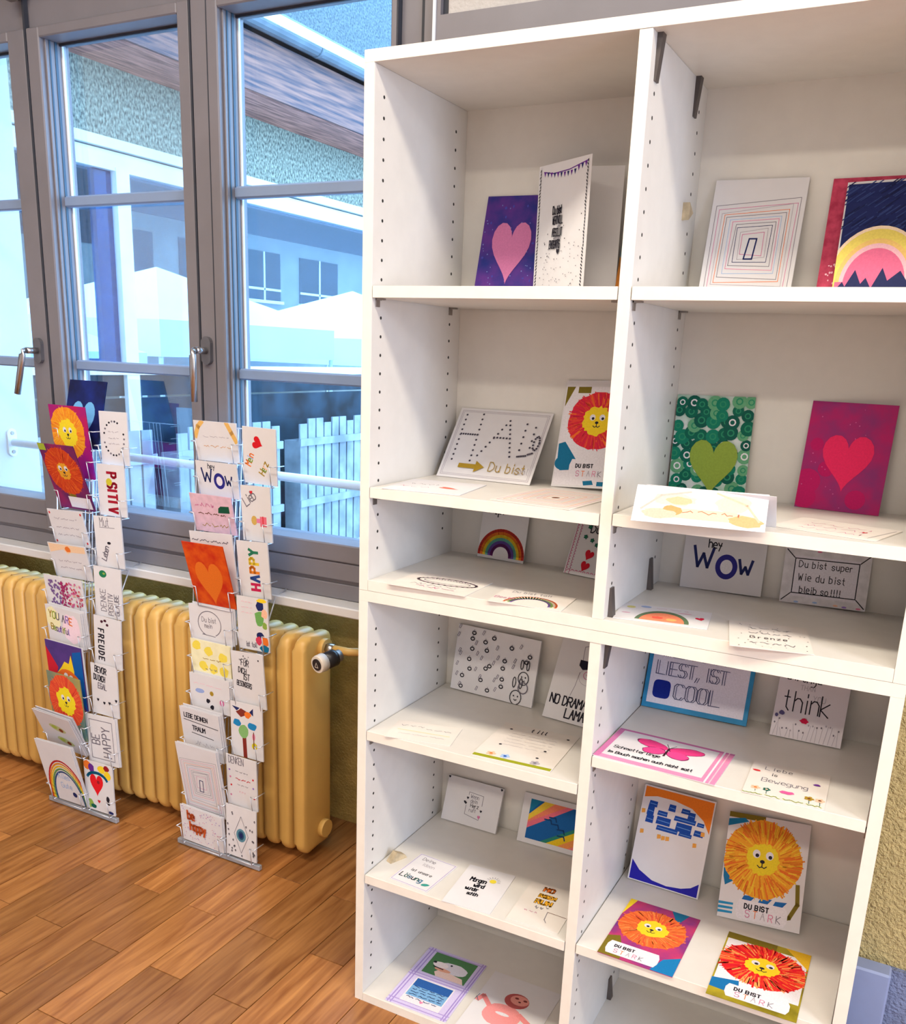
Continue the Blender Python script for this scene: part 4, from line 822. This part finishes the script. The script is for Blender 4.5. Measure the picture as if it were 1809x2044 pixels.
def rackcard(r, TL, TR, BR, BL, label, lean=None, mt='paper', thick=.001, stack=0, pocket=True, dy=-.015, minl=.012, sname=''):
    y0 = r['y0']; bl, br = plane_hit(*BL, y0, dy), plane_hit(*BR, y0, dy)
    zb = (bl.z+br.z)/2
    if lean is None:
        ys = []
        for p_, b_ in ((TL, bl), (TR, br)):
            t = onX(*p_, b_.x); ys.append(y0+dy+SLOPE*t.z-t.y)
        lean = sum(ys)/2
    lean = max(minl, min(.085, lean))
    tl, tr = plane_hit(*TL, y0, dy-lean), plane_hit(*TR, y0, dy-lean)
    a = card_from(bl, br, tl, tr, label, mt=mt, thick=thick, fold='l', gap=.002)
    if pocket:
        Y = lambda z: y0+SLOPE*z
        x0, x1 = min(bl.x, br.x), max(bl.x, br.x); yf = min(bl.y, br.y)-.009; p = MB(); R_ = .0014
        zb2 = min(bl.z, br.z)-.003; hz = zb2+.052; yl = yf-.008
        yb = Y(zb2)
        for e, d in ((x0, 1), (x1, -1)):
            p.wire([(e-d*.005, Y(hz)+.003, hz), (e-d*.005, yl, hz), (e+d*.010, yl, hz), (e+d*.010, yf, zb2), (e+d*.010, yb+.003, zb2)], R_)
        p.wire([(x0+.01, yf, zb2), (x1-.01, yf, zb2)], R_); p.build('pocket', 'wire', r)
    for i in range(stack):
        c = a.c.copy(); c.data = a.c.data.copy(); COL.objects.link(c); c.name = 'greeting_card'
        nz_ = Vector((c.matrix_world.col[2].x, c.matrix_world.col[2].y, c.matrix_world.col[2].z)); c.matrix_world.translation += -nz_*(.0042*(i+1)) + Vector((.003*(i+1), 0, .004*(i % 2)))
        c.data.materials[0] = M['paper']; tag(c, 'plain white card tucked in the rack behind the '+sname, 'card', 'cards behind the '+sname)
    return a
R2 = rack('wire rack of cards in two columns next to the radiator valve', .298, -.785, -.637, -.507, 1.15)
R1 = rack('wire rack of cards with a dark blue heart card on top', .284, -1.29, -1.135, -1.02, 1.12)
rc = rackcard
# ---- rack by the valve, portrait column
a = rc(R2, (481, 850), (549, 857), (553, 972), (488, 962), 'rack card with a tilted red heart and rainbow lettering')
a.part('heart'); a.heart(.46, .72, .30, .30, rgb(206, 20, 34), 1.2); a.part('lettering'); a.text('Mein', .22, .30, .17, ['orange', 'lgreen', 'lblue'], .03, 1, .8, 1.2); a.text('Herz', .62, .16, .17, ['gold', 'lgreen', 'peach'], .03, 1, .8, 1.1); a.flush()
a = rc(R2, (477, 967), (544, 974), (540, 1084), (490, 1078), 'rack card with grey script and a pink gift')
a.part('lettering'); a.text('Lieb', .18, .62, .26, 'grey', .03, .95, .8, .6); a.part('heart'); a.heart(.36, .88, .1, .1, 'red'); a.part('gift_drawing'); a.ell(.42, .38, .10, .13, rgb(206, 170, 90), 12); a.rect(.50, .34, .62, .42, 'pink'); a.rect(.62, .28, .84, .46, rgb(226, 110, 130)); a.line([(.72, .28), (.72, .46)], .03, 'red'); a.flush()
a = rc(R2, (473, 1077), (539, 1086), (540, 1196), (483, 1190), 'rack card with HAPPY in coloured letters running upwards')
a.part('lettering', 'multicoloured HAPPY lettering'); cl = [rgb(190, 30, 80), rgb(40, 70, 140), rgb(226, 130, 40), rgb(226, 196, 60), rgb(40, 120, 90)]
for i, ch in enumerate('HAPPY'): a.text(ch, .66, .14+i*.155, .27, cl[i], .075, 1, .8, math.pi/2, 0)
a.flush()
a = rc(R2, (473, 1190), (536, 1196), (538, 1306), (478, 1290), 'rack card with faint writing and a colourful bird strip')
a.part('colour_strip')
for u, v, ru, rv, c in ((.75, .86, .12, .14, 'navy'), (.82, .96, .16, .05, 'yellow'), (.72, .62, .15, .22, rgb(110, 170, 90)), (.88, .72, .1, .12, 'peach'), (.88, .5, .08, .1, 'lgreen'), (.72, .30, .12, .1, 'navy'), (.68, .20, .1, .12, rgb(206, 60, 90)), (.88, .2, .1, .14, 'orange'), (.85, .06, .15, .1, 'teal')): a.ell(u, v, ru, rv, c, 12, .15)
a.part('lettering'); [a.scrib(.15, .5, v, .02, 'lpink', .012) for v in (.9, .8, .7)]; a.text('ist toll', .25, .06, .13, 'grey', .02, 1, .7); a.flush()
a = rc(R2, (463, 1298), (528, 1309.5), (532, 1418), (470, 1405), 'rack card with thin black lettering, four lines')
a.part('lettering'); a.text('FÜR', .30, .76, .16, 'black', .02, 1.2, .6, -.12); a.text('DICH', .2, .62, .14, 'black', .022, 1.2, .6, -.12); a.text('IST', .34, .50, .16, 'black', .022, 1.2, .6, -.12); a.text('BESONDERS', .12, .38, .13, 'black', .02, 1.1, .5, -.12); a.part('ink_dots'); a.dots(8, 'black', .02, .1, .9, .8, .95); a.flush()
a = rc(R2, (461, 1398), (528, 1414), (524, 1521), (465, 1505), 'rack card with a green tree, blue clouds and an orange bird')
a.part('tree'); a.line([(.44, .02), (.42, .36)], .12, rgb(130, 44, 34)); a.ell(.40, .48, .16, .18, rgb(130, 180, 110), 14, .05); a.part('clouds'); a.ell(.20, .62, .13, .09, rgb(30, 130, 190), 12, .15); a.ell(.68, .60, .14, .10, rgb(30, 130, 190), 12, .15)
a.part('bird'); a.ell(.40, .82, .18, .10, rgb(130, 50, 40), 10, .3); a.ell(.55, .80, .1, .08, 'orange', 9, .2); a.poly([(.2, .84), (.05, .92), (.3, .90)], 'navy'); a.poly([(.6, .86), (.72, .94), (.72, .80)], 'navy'); a.ell(.72, .42, .05, .1, 'pink', 8); a.ell(.74, .25, .09, .09, rgb(206, 196, 30), 9); a.line([(.72, .2), (.72, .5)], .03, 'brown'); a.flush()
a = rc(R2, (450, 1503), (510, 1521), (515, 1622), (456, 1602), 'rack card reading DENKEN with a red line of script')
a.part('lettering'); a.text('DENKEN', .08, .84, .20, 'grey', .02, 1.05, .55); a.scrib(.3, .7, .70, .02, 'grey', .014); a.scrib(.3, .78, .55, .03, 'red', .02); a.scrib(.35, .7, .44, .02, 'grey', .012); a.scrib(.4, .6, .30, .04, 'lpink', .012)
a.part('margin_marks'); [a.ell(u, v, .03, .03, c, 7) for u, v, c in ((.1, .7, 'violet'), (.12, .56, 'rose'), (.14, .4, 'red'), (.12, .2, 'rose'), (.88, .62, 'red'), (.88, .45, 'violet'), (.90, .25, 'red'))]; a.flush()
a = rc(R2, (456, 1603.6), (514, 1623), (513, 1724), (452, 1702), 'rack card with a blue eye in a diamond among small drops')
a.part('drops')
for i in range(30):
    u, v = a.rnd.uniform(.05, .95), a.rnd.uniform(.04, .96)
    if abs(u-.5)/.32+abs(v-.45)/.4 > 1: a.ell(u, v, .025, .035, 'black', 7); a.ell(u, v-.004, .012, .016, 'lgrey', 6)
a.part('diamond'); q = [(.5, .82), (.74, .46), (.5, .10), (.27, .46), (.5, .82)]; a.line(q, .012, 'grey'); a.part('eye'); a.ell(.5, .45, .16, .19, rgb(90, 140, 160), 16); a.ell(.5, .45, .10, .13, rgb(40, 80, 110), 14); a.ell(.5, .45, .06, .08, 'navy', 12); a.flush()
# ---- rack by the valve, landscape column
a = rc(R2, (390, 838), (477, 847), (478, 926), (395, 918), 'rack card with two yellow corner curves above faint script', lean=.02)
a.part('corner_curves'); a.line([(.02, .6), (.1, .85), (.2, .98)], .09, rgb(226, 180, 100)); a.line([(.78, .98), (.88, .75), (.97, .55)], .09, rgb(226, 180, 100)); a.part('lettering'); a.scrib(.2, .85, .38, .05, rgb(214, 170, 130), .012); a.scrib(.2, .8, .62, .04, 'lgrey', .008); a.flush()
a = rc(R2, (395, 918), (480, 930), (478, 997), (400, 988), 'white card reading WOW in blue, in the wire rack', lean=.02); wow(a)
a = rc(R2, (385, 985), (469, 995), (473, 1071), (391.5, 1056), 'pink rack card with a small dark green label', lean=.03, mt=mat('pink_card', rgb(226, 190, 206), .7, .05, 60))
a.part('green_label'); a.poly([(.64, .55), (.92, .58), (.92, .76), (.72, .74), (.66, .68)], rgb(20, 84, 60)); a.part('lettering'); a.scrib(.1, .55, .72, .1, 'rose', .014); a.scrib(.15, .8, .5, .06, 'brown', .014); a.scrib(.2, .85, .2, .1, 'gold', .012); a.flush()
a = rc(R2, (379, 1058), (468, 1069.5), (475, 1190), (396, 1180), 'white rack card behind the orange heart card', lean=.03, pocket=False)
a.part('lettering'); a.scrib(.05, .9, .86, .04, 'grey', .016); a.flush()
a = rc(R2, (360, 1078.6), (445.6, 1094), (471, 1216), (395, 1203), 'orange painted card with a lighter orange heart, leaning forward', mt=paint('orange', rgb(196, 40, 14), rgb(224, 92, 20), 26), dy=-.020)
a.part('heart'); a.heart(.5, .36, .66, .92, rgb(228, 116, 34)); a.flush()
a = rc(R2, (376, 1204), (464, 1220), (463, 1292), (383, 1274), 'rack card with a drawn oval speech bubble', stack=2, sname='speech bubble card')
a.part('speech_bubble'); a.arc(.48, .52, .27, .24, -60, 250, .016, 'grey', 26); a.line([(.35, .22), (.3, .2), (.6, .18)], .014, 'grey'); a.part('lettering'); a.text('Du bist', .30, .56, .09, 'grey', .010); a.text('mein', .36, .40, .08, 'grey', .010); a.flush()
a = rc(R2, (377, 1272), (460, 1292), (461, 1359), (386.6, 1340), 'pale yellow rack card with yellow lemon dabs', mt=mat('lemon_card', rgb(240, 236, 196), .7, .03, 40), stack=1, sname='lemon dab card')
a.part('lemon_dabs'); [a.ell(u, v, .11, .10, rgb(240, 220, 84), 12, .15) for u, v in ((.15, .82), (.45, .72), (.8, .62), (.3, .25), (.55, .22), (.82, .2))]; a.part('lettering'); a.scrib(.3, .75, .48, .05, 'gold', .012); a.scrib(.35, .65, .18, .06, 'grey', .012); a.flush()
a = rc(R2, (376, 1341), (460, 1361), (458, 1431), (384, 1408), 'white rack card with a small blue whale and a yellow dot', stack=2, sname='small whale card')
a.part('drawing'); a.ell(.25, .52, .12, .05, rgb(150, 170, 220), 12, .1); a.ell(.55, .52, .05, .05, 'gold', 9); a.ell(.80, .32, .06, .07, 'rose', 9); a.ell(.45, .28, .05, .05, 'black', 9, .2); a.ell(.55, .12, .05, .05, 'black', 9, .2); a.scrib(.1, .8, .72, .05, 'lpink', .008); a.flush()
a = rc(R2, (356, 1407), (434, 1431), (448, 1525), (372, 1502), 'rack card reading LEBE DEINEN TRAUM, underlined', stack=2, sname='LEBE DEINEN TRAUM card')
a.part('lettering'); a.text('LEBE DEINEN', .10, .80, .095, 'black', .02, 1.15, .75, -.02); a.line([(.08, .75), (.95, .70)], .014, 'black'); a.text('TRAUM', .28, .56, .10, 'black', .02, 1.15, .8, -.02); a.line([(.25, .50), (.8, .46)], .014, 'black'); a.scrib(.3, .8, .3, .1, 'lgrey', .008); a.flush()
a = rc(R2, (347.7, 1479), (431, 1504), (451, 1636), (374.6, 1611), 'white card with pencilled nested squares in the wire rack', stack=1, sname='nested squares card'); a.squares(); a.flush()
a = rc(R2, (360, 1604.5), (440, 1633), (449, 1705), (365, 1672), 'lowest rack card reading be happy in rust letters on dots', lean=.02, stack=1, sname='rust lettered card')
a.part('confetti'); a.dots(70, 'rose', .010); a.dots(50, 'violet', .010); a.part('lettering'); a.text('be', .18, .66, .17, rgb(190, 84, 40), .045, 1.1, .8); a.text('happy', .22, .36, .17, rgb(190, 84, 40), .045, 1.05, .75); a.flush()
# ---- rack with the dark heart card, portrait column
a = rc(R1, (214, 821), (268, 825), (260, 931), (203, 925), 'rack card with a ring of black dashes and pencil script')
a.part('dash_ring')
for i in range(22):
    t = i*2*math.pi/22
    if i not in (2, 3, 11): a.ell(.5+.36*math.cos(t), .5+.32*math.sin(t), .035, .028, 'black' if i % 3 else 'grey', 7)
a.part('lettering'); [a.scrib(.3, .7, v, .03, 'lgrey', .012) for v in (.62, .5, .4)]; a.flush()
a = rc(R1, (198, 925), (255, 931), (253, 1034), (201, 1027), 'rack card with POSITIV in dark red letters running down')
a.part('lettering', 'dark red POSITIV lettering')
for i, ch in enumerate('PSITIV'): a.text(ch, .36, (.78, .58, .46, .36, .24, .10)[i]+.06, .32, rgb(160, 20, 44), .07, 1, .55, -math.pi/2, 0)
a.part('letter_o'); a.ell(.42, .66, .11, .10, rgb(200, 190, 50), 14); a.flush()
a = rc(R1, (195, 1030), (250, 1034), (249, 1137), (196, 1129), 'rack card with outlined letters above grey script')
a.part('lettering'); a.text('Mut', .22, .80, .24, 'grey', .02, 1.2, .7); a.line([(.2, .78), (.75, .78)], .014, 'grey'); a.text('Leben', .34, .12, .17, 'grey', .03, 1, .8, 1.2); a.ell(.5, .48, .07, .04, 'black', 8); a.flush()
a = rc(R1, (193, 1130), (248, 1139), (245.5, 1240), (193, 1227), 'rack card with a green leaf and upward lettering')
a.part('leaf'); a.ell(.34, .86, .14, .10, rgb(30, 120, 80), 14); a.ell(.38, .87, .05, .03, 'lgreen', 8); a.part('lettering'); a.text('DENKE', .40, .12, .20, 'grey', .02, 1.25, .7, math.pi/2, 0); a.text('POSITIV', .66, .06, .18, 'grey', .02, 1.2, .65, math.pi/2, 0); a.text('GLAUBE', .88, .08, .16, 'grey', .02, 1.2, .7, math.pi/2, 0); a.flush()
a = rc(R1, (188, 1226), (243, 1242), (243.6, 1339), (190.6, 1324), 'rack card with three dark dots and black letters running down')
a.part('lettering')
for i, ch in enumerate('FREUDE'): a.text(ch, .16, .74-i*.115, .2, 'black', .04, 1, .6, -math.pi/2, 0)
a.part('ink_dots'); [a.ell(u, v, .05, .04, rgb(70, 20, 40), 8, .2) for u, v in ((.30, .90), (.42, .93), (.5, .85))]; a.flush()
a = rc(R1, (186, 1323), (239, 1336), (238, 1436), (187, 1421), 'rack card reading BEVOR over more capitals and four hearts')
a.part('lettering'); a.text('BEVOR', .16, .84, .17, 'black', .03, 1.2, .6, -.08); a.text('DU DICH', .10, .68, .16, 'black', .03, 1.1, .55, -.08); a.text('EGAL', .25, .52, .16, 'grey', .026, 1.2, .6, -.08); a.part('hearts'); [a.heart(u, v, .09, .10, 'black') for u, v in ((.22, .28), (.46, .24), (.66, .26), (.92, .34))]; a.flush()
a = rc(R1, (171, 1425.5), (238, 1437), (234, 1534), (183, 1517), 'rack card reading BE HAPPY sideways in a thin frame', stack=1, sname='BE HAPPY card')
a.part('drawn_frame'); a.border(.12, .018, 'grey'); a.part('lettering'); a.text('BE', .42, .40, .26, 'grey', .03, 1.3, .6, math.pi/2, 0); a.text('HAPPY', .78, .16, .26, 'grey', .03, 1.3, .65, math.pi/2, 0); a.flush()
a = rc(R1, (171, 1516.5), (231.5, 1533), (228.7, 1630), (175.7, 1611), 'lowest rack card with a red heart among bright patches')
a.part('colour_patches'); [a.ell(u, v, ru, rv, c, 12, .1) for u, v, ru, rv, c in ((.12, .90, .14, .12, 'orange'), (.26, .86, .1, .12, 'purple'), (.62, .88, .14, .10, 'yellow'), (.80, .92, .1, .08, 'dred'), (.82, .78, .12, .12, 'yellow'), (.14, .12, .12, .12, 'lgreen'), (.26, .08, .1, .06, 'dgreen'), (.86, .04, .1, .04, 'navy'), (.78, .30, .06, .08, 'black'), (.80, .22, .05, .05, 'black'))]; a.arc(.45, .62, .36, .22, 20, 160, .08, 'teal', 14)
a.part('heart'); a.heart(.42, .52, .46, .60, rgb(224, 24, 34)); a.ell(.48, .6, .05, .05, 'dred', 8); a.heart(.46, .2, .1, .1, 'red'); a.flush()
# ---- rack with the dark heart card, landscape column
a = rc(R1, (147.7, 757), (221, 763.5), (195, 897), (122, 890), 'midnight blue card with a sky blue heart on top of the rack', lean=-.03, minl=-.05, mt=paint('midnight', rgb(8, 10, 34), rgb(20, 40, 120), 10), dy=-.024)
a.part('heart'); a.heart(.48, .36, .64, .86, rgb(110, 180, 232)); a.flush()
a = rc(R1, (95, 806), (167, 813.6), (190, 958), (118, 948), 'rack card with a yellow-orange lion on crimson and purple', mt=paint('crimsonpurple', rgb(120, 20, 140), rgb(196, 20, 60), 7), dy=-.020)
a.lion(.44, .62, .46, [rgb(236, 150, 30), rgb(232, 120, 40), rgb(240, 170, 50)], rgb(240, 214, 40), .55, 1.1, 240); a.flush()
a = rc(R1, (72, 882.5), (144.5, 893), (190, 1021), (122.6, 1012), 'forward-leaning rack card with a rust red lion', mt=paint('plum', rgb(60, 30, 90), rgb(160, 30, 90), 9), dy=-.022)
a.part('caption_box'); a.rect(.35, .03, .96, .2, 'white'); a.part('colour_patches'); a.rect(.0, .9, .2, 1, 'lime'); a.rect(.4, .2, .6, .27, 'olive')
a.lion(.5, .60, .48, [rgb(206, 70, 24), rgb(220, 96, 30), rgb(190, 50, 24)], rgb(226, 160, 40), .36, 1.05, 260); a.flush()
a = rc(R1, (107, 1016), (177, 1025), (180.5, 1094), (113, 1085), 'white rack card with faint pencil and red corner marks', lean=.03)
a.part('corner_marks'); [a.ell(u, v, .025, .03, 'red', 6) for u, v in ((.05, .9), (.95, .92), (.95, .12), (.06, .1))]; a.part('lettering'); [a.scrib(.15, .8, v, .05, 'lgrey', .012) for v in (.75, .5, .3)]; a.flush()
a = rc(R1, (104.6, 1084), (184, 1094), (185, 1162), (115, 1148), 'white rack card with an orange smudge along its top', lean=.03)
a.part('orange_smudge'); a.poly([(.02, .98), (.98, .98), (.97, .8), (.6, .78), (.5, .72), (.4, .84), (.2, .78), (.03, .72)], rgb(240, 206, 170)); a.ell(.52, .85, .08, .06, 'orange', 9, .2); a.part('lettering'); [a.scrib(.2, .8, v, .05, 'lgrey', .012) for v in (.5, .3)]; a.flush()
a = rc(R1, (86, 1144), (162.5, 1161), (172, 1222), (98, 1208), 'rack card covered with dense violet and crimson dabs', dy=-.020)
a.part('colour_dabs')
for i in range(160): u, v = a.rnd.uniform(.12, .95), a.rnd.uniform(.04, .85); a.ell(u, v, .025, .025, rgb(120, 90, 150) if u < .4 else (rgb(160, 40, 100) if u < .6 else a.rnd.choice([rgb(200, 100, 150), rgb(226, 190, 180), rgb(190, 50, 80)])), 6)
a.flush()
a = rc(R1, (89, 1207), (154, 1222), (172, 1302), (97.6, 1274), 'rack card with YOU ARE in pastel letters', stack=3, sname='YOU ARE card', dy=-.020)
a.part('pastel_wash'); a.ell(.2, .65, .2, .25, rgb(240, 236, 190), 16, .1); a.ell(.7, .5, .25, .3, rgb(246, 220, 232), 16, .1); a.part('lettering'); a.text('YOU ARE', .08, .68, .15, ['gold', 'lime', 'grey', 'grey', 'violet', 'orange'], .026, 1.25, .75, -.1); a.text('Beautiful', .10, .34, .13, ['gold', 'lgreen', 'grey', 'violet', 'purple'], .022, 1.1, .75, -.06); a.flush()
a = rc(R1, (89, 1274), (154, 1295), (178.5, 1421), (103, 1398), 'rack card with an orange volcano shape on violet and blue', mt=paint('violetblue', rgb(70, 50, 120), rgb(90, 60, 140), 12), dy=-.020, stack=1, sname='volcano card')
a.part('colour_patches'); a.poly([(0, .9), (.1, .8), (.3, .6), (.2, .4), (0, .4)], rgb(200, 30, 50)); a.poly([(.75, .9), (1, .95), (1, 0), (.7, .3)], rgb(10, 90, 170)); a.poly([(.25, .5), (.4, .62), (.5, .72), (.62, .70), (.7, .85), (.75, .6), (.72, .4)], 'yellow'); a.ell(.55, .45, .3, .2, rgb(232, 110, 40), 18, .06); a.ell(.5, .5, .06, .06, 'white', 8); a.ell(.64, .48, .06, .06, 'white', 8); a.flush()
a = rc(R1, (91, 1336), (151.5, 1357), (177.6, 1482), (108, 1458), 'rack card with a coral red lion on yellow and teal', mt=paint('yellowteal', rgb(20, 110, 130), rgb(206, 176, 50), 5), dy=-.026)
a.lion(.5, .58, .50, [rgb(226, 84, 50), rgb(232, 110, 60), rgb(214, 60, 50)], rgb(240, 220, 40), .55, 1.2, 220); a.flush()
a = rc(R1, (62, 1415), (133, 1437), (174, 1512), (100, 1482), 'white rack card with two olive avocado shapes, leaning forward', stack=2, sname='avocado card', dy=-.021)
a.part('avocados'); [(a.ell(u, v, .22, .08, rgb(190, 196, 140), 16, .05, -.2), a.ell(u-.08, v+.02, .08, .05, rgb(170, 190, 80), 10), a.ell(u+.08, v-.03, .06, .05, rgb(130, 60, 30), 9)) for u, v in ((.52, .62), (.58, .28))]; a.flush()
a = rc(R1, (67, 1473), (144, 1496), (174, 1611), (107, 1589), 'lowest landscape rack card with a big rainbow arch, leaning forward', stack=1, sname='big rainbow card', dy=-.020)
a.rainbow(.56, .04, .36, .54, [rgb(196, 40, 40), rgb(236, 150, 40), rgb(240, 206, 60), rgb(110, 160, 90), rgb(60, 90, 140)], 1.75, -5, 185); a.part('lettering'); a.text('Alles', .38, .40, .12, 'lblue', .014); a.text('Gute', .40, .24, .12, 'lblue', .014); a.ell(.72, .16, .06, .06, 'navy', 9); a.flush()

# ------------------------------------------------------------------ outside: rail, wing, passage glazing, courtyard
rl = thing('balustrade_rail', 'white tubular safety rail fixed outside the window', 'railing', (-1.0, .6, 1.01))
MB().tube([(-1.738, .6, 1.018), (-.142, .6, 1.005)], .0125, 12).build('tube', 'spacer', rl)
fg = MB(); poly = []
for i in range(16): t = 2*math.pi*i/16; poly.append((.6+.017*math.cos(t), 1.018+.017*math.sin(t)+(.028 if math.sin(t) >= 0 else -.028)))
fg.prism(poly, 'x', -1.75, -1.744); fo = fg.build('flange', 'spacer', rl)
for dz in (-.03, .03): MB().tube([(-1.744, .6, 1.018+dz), (-1.741, .6, 1.018+dz)], .006, 8).build('screw', 'clip', fo)
GZ = -.35
g = box('courtyard_ground', -30, 14, YO+.001, 40, GZ-.1, GZ, 'pave'); g['kind'] = 'structure'
XW = -4.0
wing = thing('wing_building', 'stucco wing with wooden eaves and a white glazed passage', 'building', (XW, 5, GZ))
def wb_(nm, mt, *a, **k): return box(nm, *a, mt, wing, **k)
YA, YZ = YO+.05, 9.6
wb_('stucco_band', 'stucco', XW-.25, XW, YA, YZ, 2.55, 3.0)
wb_('upper_wall', 'stucco2', XW-.25, XW-.02, YA, YZ, 3.0, 5.2)
wb_('soffit_board', 'wood1', XW, XW+.47, YA, YZ, 2.98, 3.0); wb_('fascia_board', 'wood2', XW+.47, XW+.495, YA, YZ, 2.985, 3.33)
gt = MB()
gp_ = []
for i in range(9): t = math.pi+math.pi*i/8; gp_.append((XW+.56+.065*math.cos(t), 3.40+.065*math.sin(t)))
gp_ += [(XW+.61, 3.405), (XW+.56, 3.35), (XW+.51, 3.405)]
gt.prism(gp_[:9], 'y', YA, YZ); gt.build('gutter', 'zinc', wing)
wb_('gutter_edge', 'spacer', XW+.612, XW+.634, YA, YZ, 3.385, 3.45)
for y in (2.4, 4.6, 6.8): MB().tube([(XW+.56, y, 3.40), (XW+.56, y+.03, 3.40)], .069, 14).build('gutter_clamp', 'zinc', wing)
wb_('eave_roof', 'zinc', XW-.05, XW+.62, YA, YZ, 3.45, 3.47)
# white glazing frame
for z0, z1, d in ((2.50, 2.56, .06), (2.38, 2.49, .03), (1.13, 1.19, .04)): wb_('glazing_rail', 'extwhite', XW-.05, XW+d, YA, YZ, z0, z1)
posts = [.9, 3.25, 6.6, 9.5]
for y in posts: wb_('glazing_post', 'extwhite', XW-.05, XW+.035, y-.055, y+.055, GZ, 2.40)
for y0, y1 in zip(posts, posts[1:]): wb_('pane', 'extglass', XW-.012, XW-.006, y0+.055, y1-.055, 1.19, 2.38)
for y0, y1 in zip(posts, posts[1:]): wb_('blind_slats', 'tile', XW-.20, XW-.17, y0+.055, y1-.055, 1.95 if y0 < 3 else 2.2, 2.38)
for y0, y1 in zip(posts, posts[1:]): wb_('parapet_panel', 'panelblue', XW-.04, XW, y0+.055, y1-.055, .99, 1.13); wb_('parapet_panel', 'panelblue', XW-.04, XW, y0+.055, y1-.055, GZ, .975)
wb_('inner_frame', 'navyframe', XW-.07, XW-.015, 3.06, 3.195, 1.19, 2.38); wb_('inner_frame', 'navyframe', XW-.07, XW-.015, .955, 3.06, 1.19, 1.23)
wb_('passage_floor', 'pave', XW-.6, XW-.05, YA, YZ, GZ, GZ+.02)
# white slatted stacks before the wing
k = 0
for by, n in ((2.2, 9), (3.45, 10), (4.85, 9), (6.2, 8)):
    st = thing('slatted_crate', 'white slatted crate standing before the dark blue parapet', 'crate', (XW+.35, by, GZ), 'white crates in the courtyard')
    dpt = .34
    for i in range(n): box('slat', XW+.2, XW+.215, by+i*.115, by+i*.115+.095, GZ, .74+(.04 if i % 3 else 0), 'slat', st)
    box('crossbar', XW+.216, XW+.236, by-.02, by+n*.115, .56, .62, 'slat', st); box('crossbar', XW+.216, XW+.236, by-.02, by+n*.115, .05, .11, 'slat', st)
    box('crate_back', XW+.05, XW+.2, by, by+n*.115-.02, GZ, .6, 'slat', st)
# far house across the yard
XF = -8.0
fh = thing('far_house', 'pale house with tiled roof and dark windows across the yard', 'building', (XF, 10, GZ))
def fb(nm, mt, *a, par=None, **k): return box(nm, *a, mt, par or fh, **k)
fb('wall', 'farwall', XF-.3, XF, 4.5, 18, GZ, 2.97)
rf = MB(); rf.prism([(XF+.35, 2.93), (XF+.35, 2.99), (XF-3.2, 4.9), (XF-3.2, 4.84)], 'y', 4.3, 18.2); rfo = rf.build('roof', 'tile', fh)
for i in range(16):
    f0 = i/16; x = XF+.35-3.5*f0; z = 2.995+1.91*f0*3.5/3.55; box('tile_course', x-.03, x+.0, 4.3, 18.2, z-.004, z+.028, 'tile', rfo)
MB().tube([(XF+.40, 4.3, 2.95), (XF+.40, 18.2, 2.95)], .055, 8).build('gutter', 'zinc', fh)
for y0, y1 in ((6.6, 7.5), (7.95, 8.7), (9.24, 9.98), (10.45, 11.43), (12.2, 13.2)):
    wn = fb('window', 'farglass', XF, XF+.02, y0, y1, 1.98, 2.63)
    for zz in (2.13,): fb('glazing_bar', 'extwhite', XF+.02, XF+.03, y0, y1, zz-.015, zz+.015, par=wn)
    fb('glazing_bar', 'extwhite', XF+.02, XF+.03, (y0+y1)/2-.015, (y0+y1)/2+.015, 1.98, 2.63, par=wn)
    fb('window_sill', 'extwhite', XF, XF+.06, y0-.03, y1+.03, 1.94, 1.98, par=wn)
# white canopies
def tent(x, y, zt, hw, label):
    t = thing('party_tent', label, 'tent', (x, y, GZ)); s = MB(); zb = zt-.55*hw/1.3
    c = [(x-hw, y-hw, zb), (x+hw, y-hw, zb), (x+hw, y+hw, zb), (x-hw, y+hw, zb)]
    for i in range(4): s.quad(c[i], c[(i+1) % 4], (x, y, zt)); A_, B_ = c[i], c[(i+1) % 4]; s.quad((A_[0], A_[1], zb-.3), (B_[0], B_[1], zb-.3), B_, A_)
    s.build('canopy', 'tent', t)
    for px_, py_, _ in c: MB().tube([(px_*.98+x*.02, py_*.98+y*.02, GZ), (px_*.98+x*.02, py_*.98+y*.02, zb)], .02, 6).build('leg', 'extwhite', t)
tent(-6.2, 5.75, 2.06, 1.25, 'white pyramid tent with its peak before the tiled roof')
tent(-6.2, 9.2, 2.08, 1.45, 'white pyramid tent below the two dark windows of the far house')
tent(-5.9, 3.0, 1.75, 1.15, 'low white tent beside the left end of the passage')

# ------------------------------------------------------------------ ceiling lamps (behind the camera)
for i, (x, y) in enumerate(LAMPS):
    l = thing('ceiling_lamp', 'long white ceiling lamp', 'ceiling lamp', (x, y, CEIL-.06), 'ceiling lamps')
    box('housing', x-.62, x+.62, y-.17, y+.17, CEIL-.05, CEIL-.0005, 'lamp', l, .004); box('diffuser', x-.6, x+.6, y-.15, y+.15, CEIL-.06, CEIL-.0505, 'diff', l)
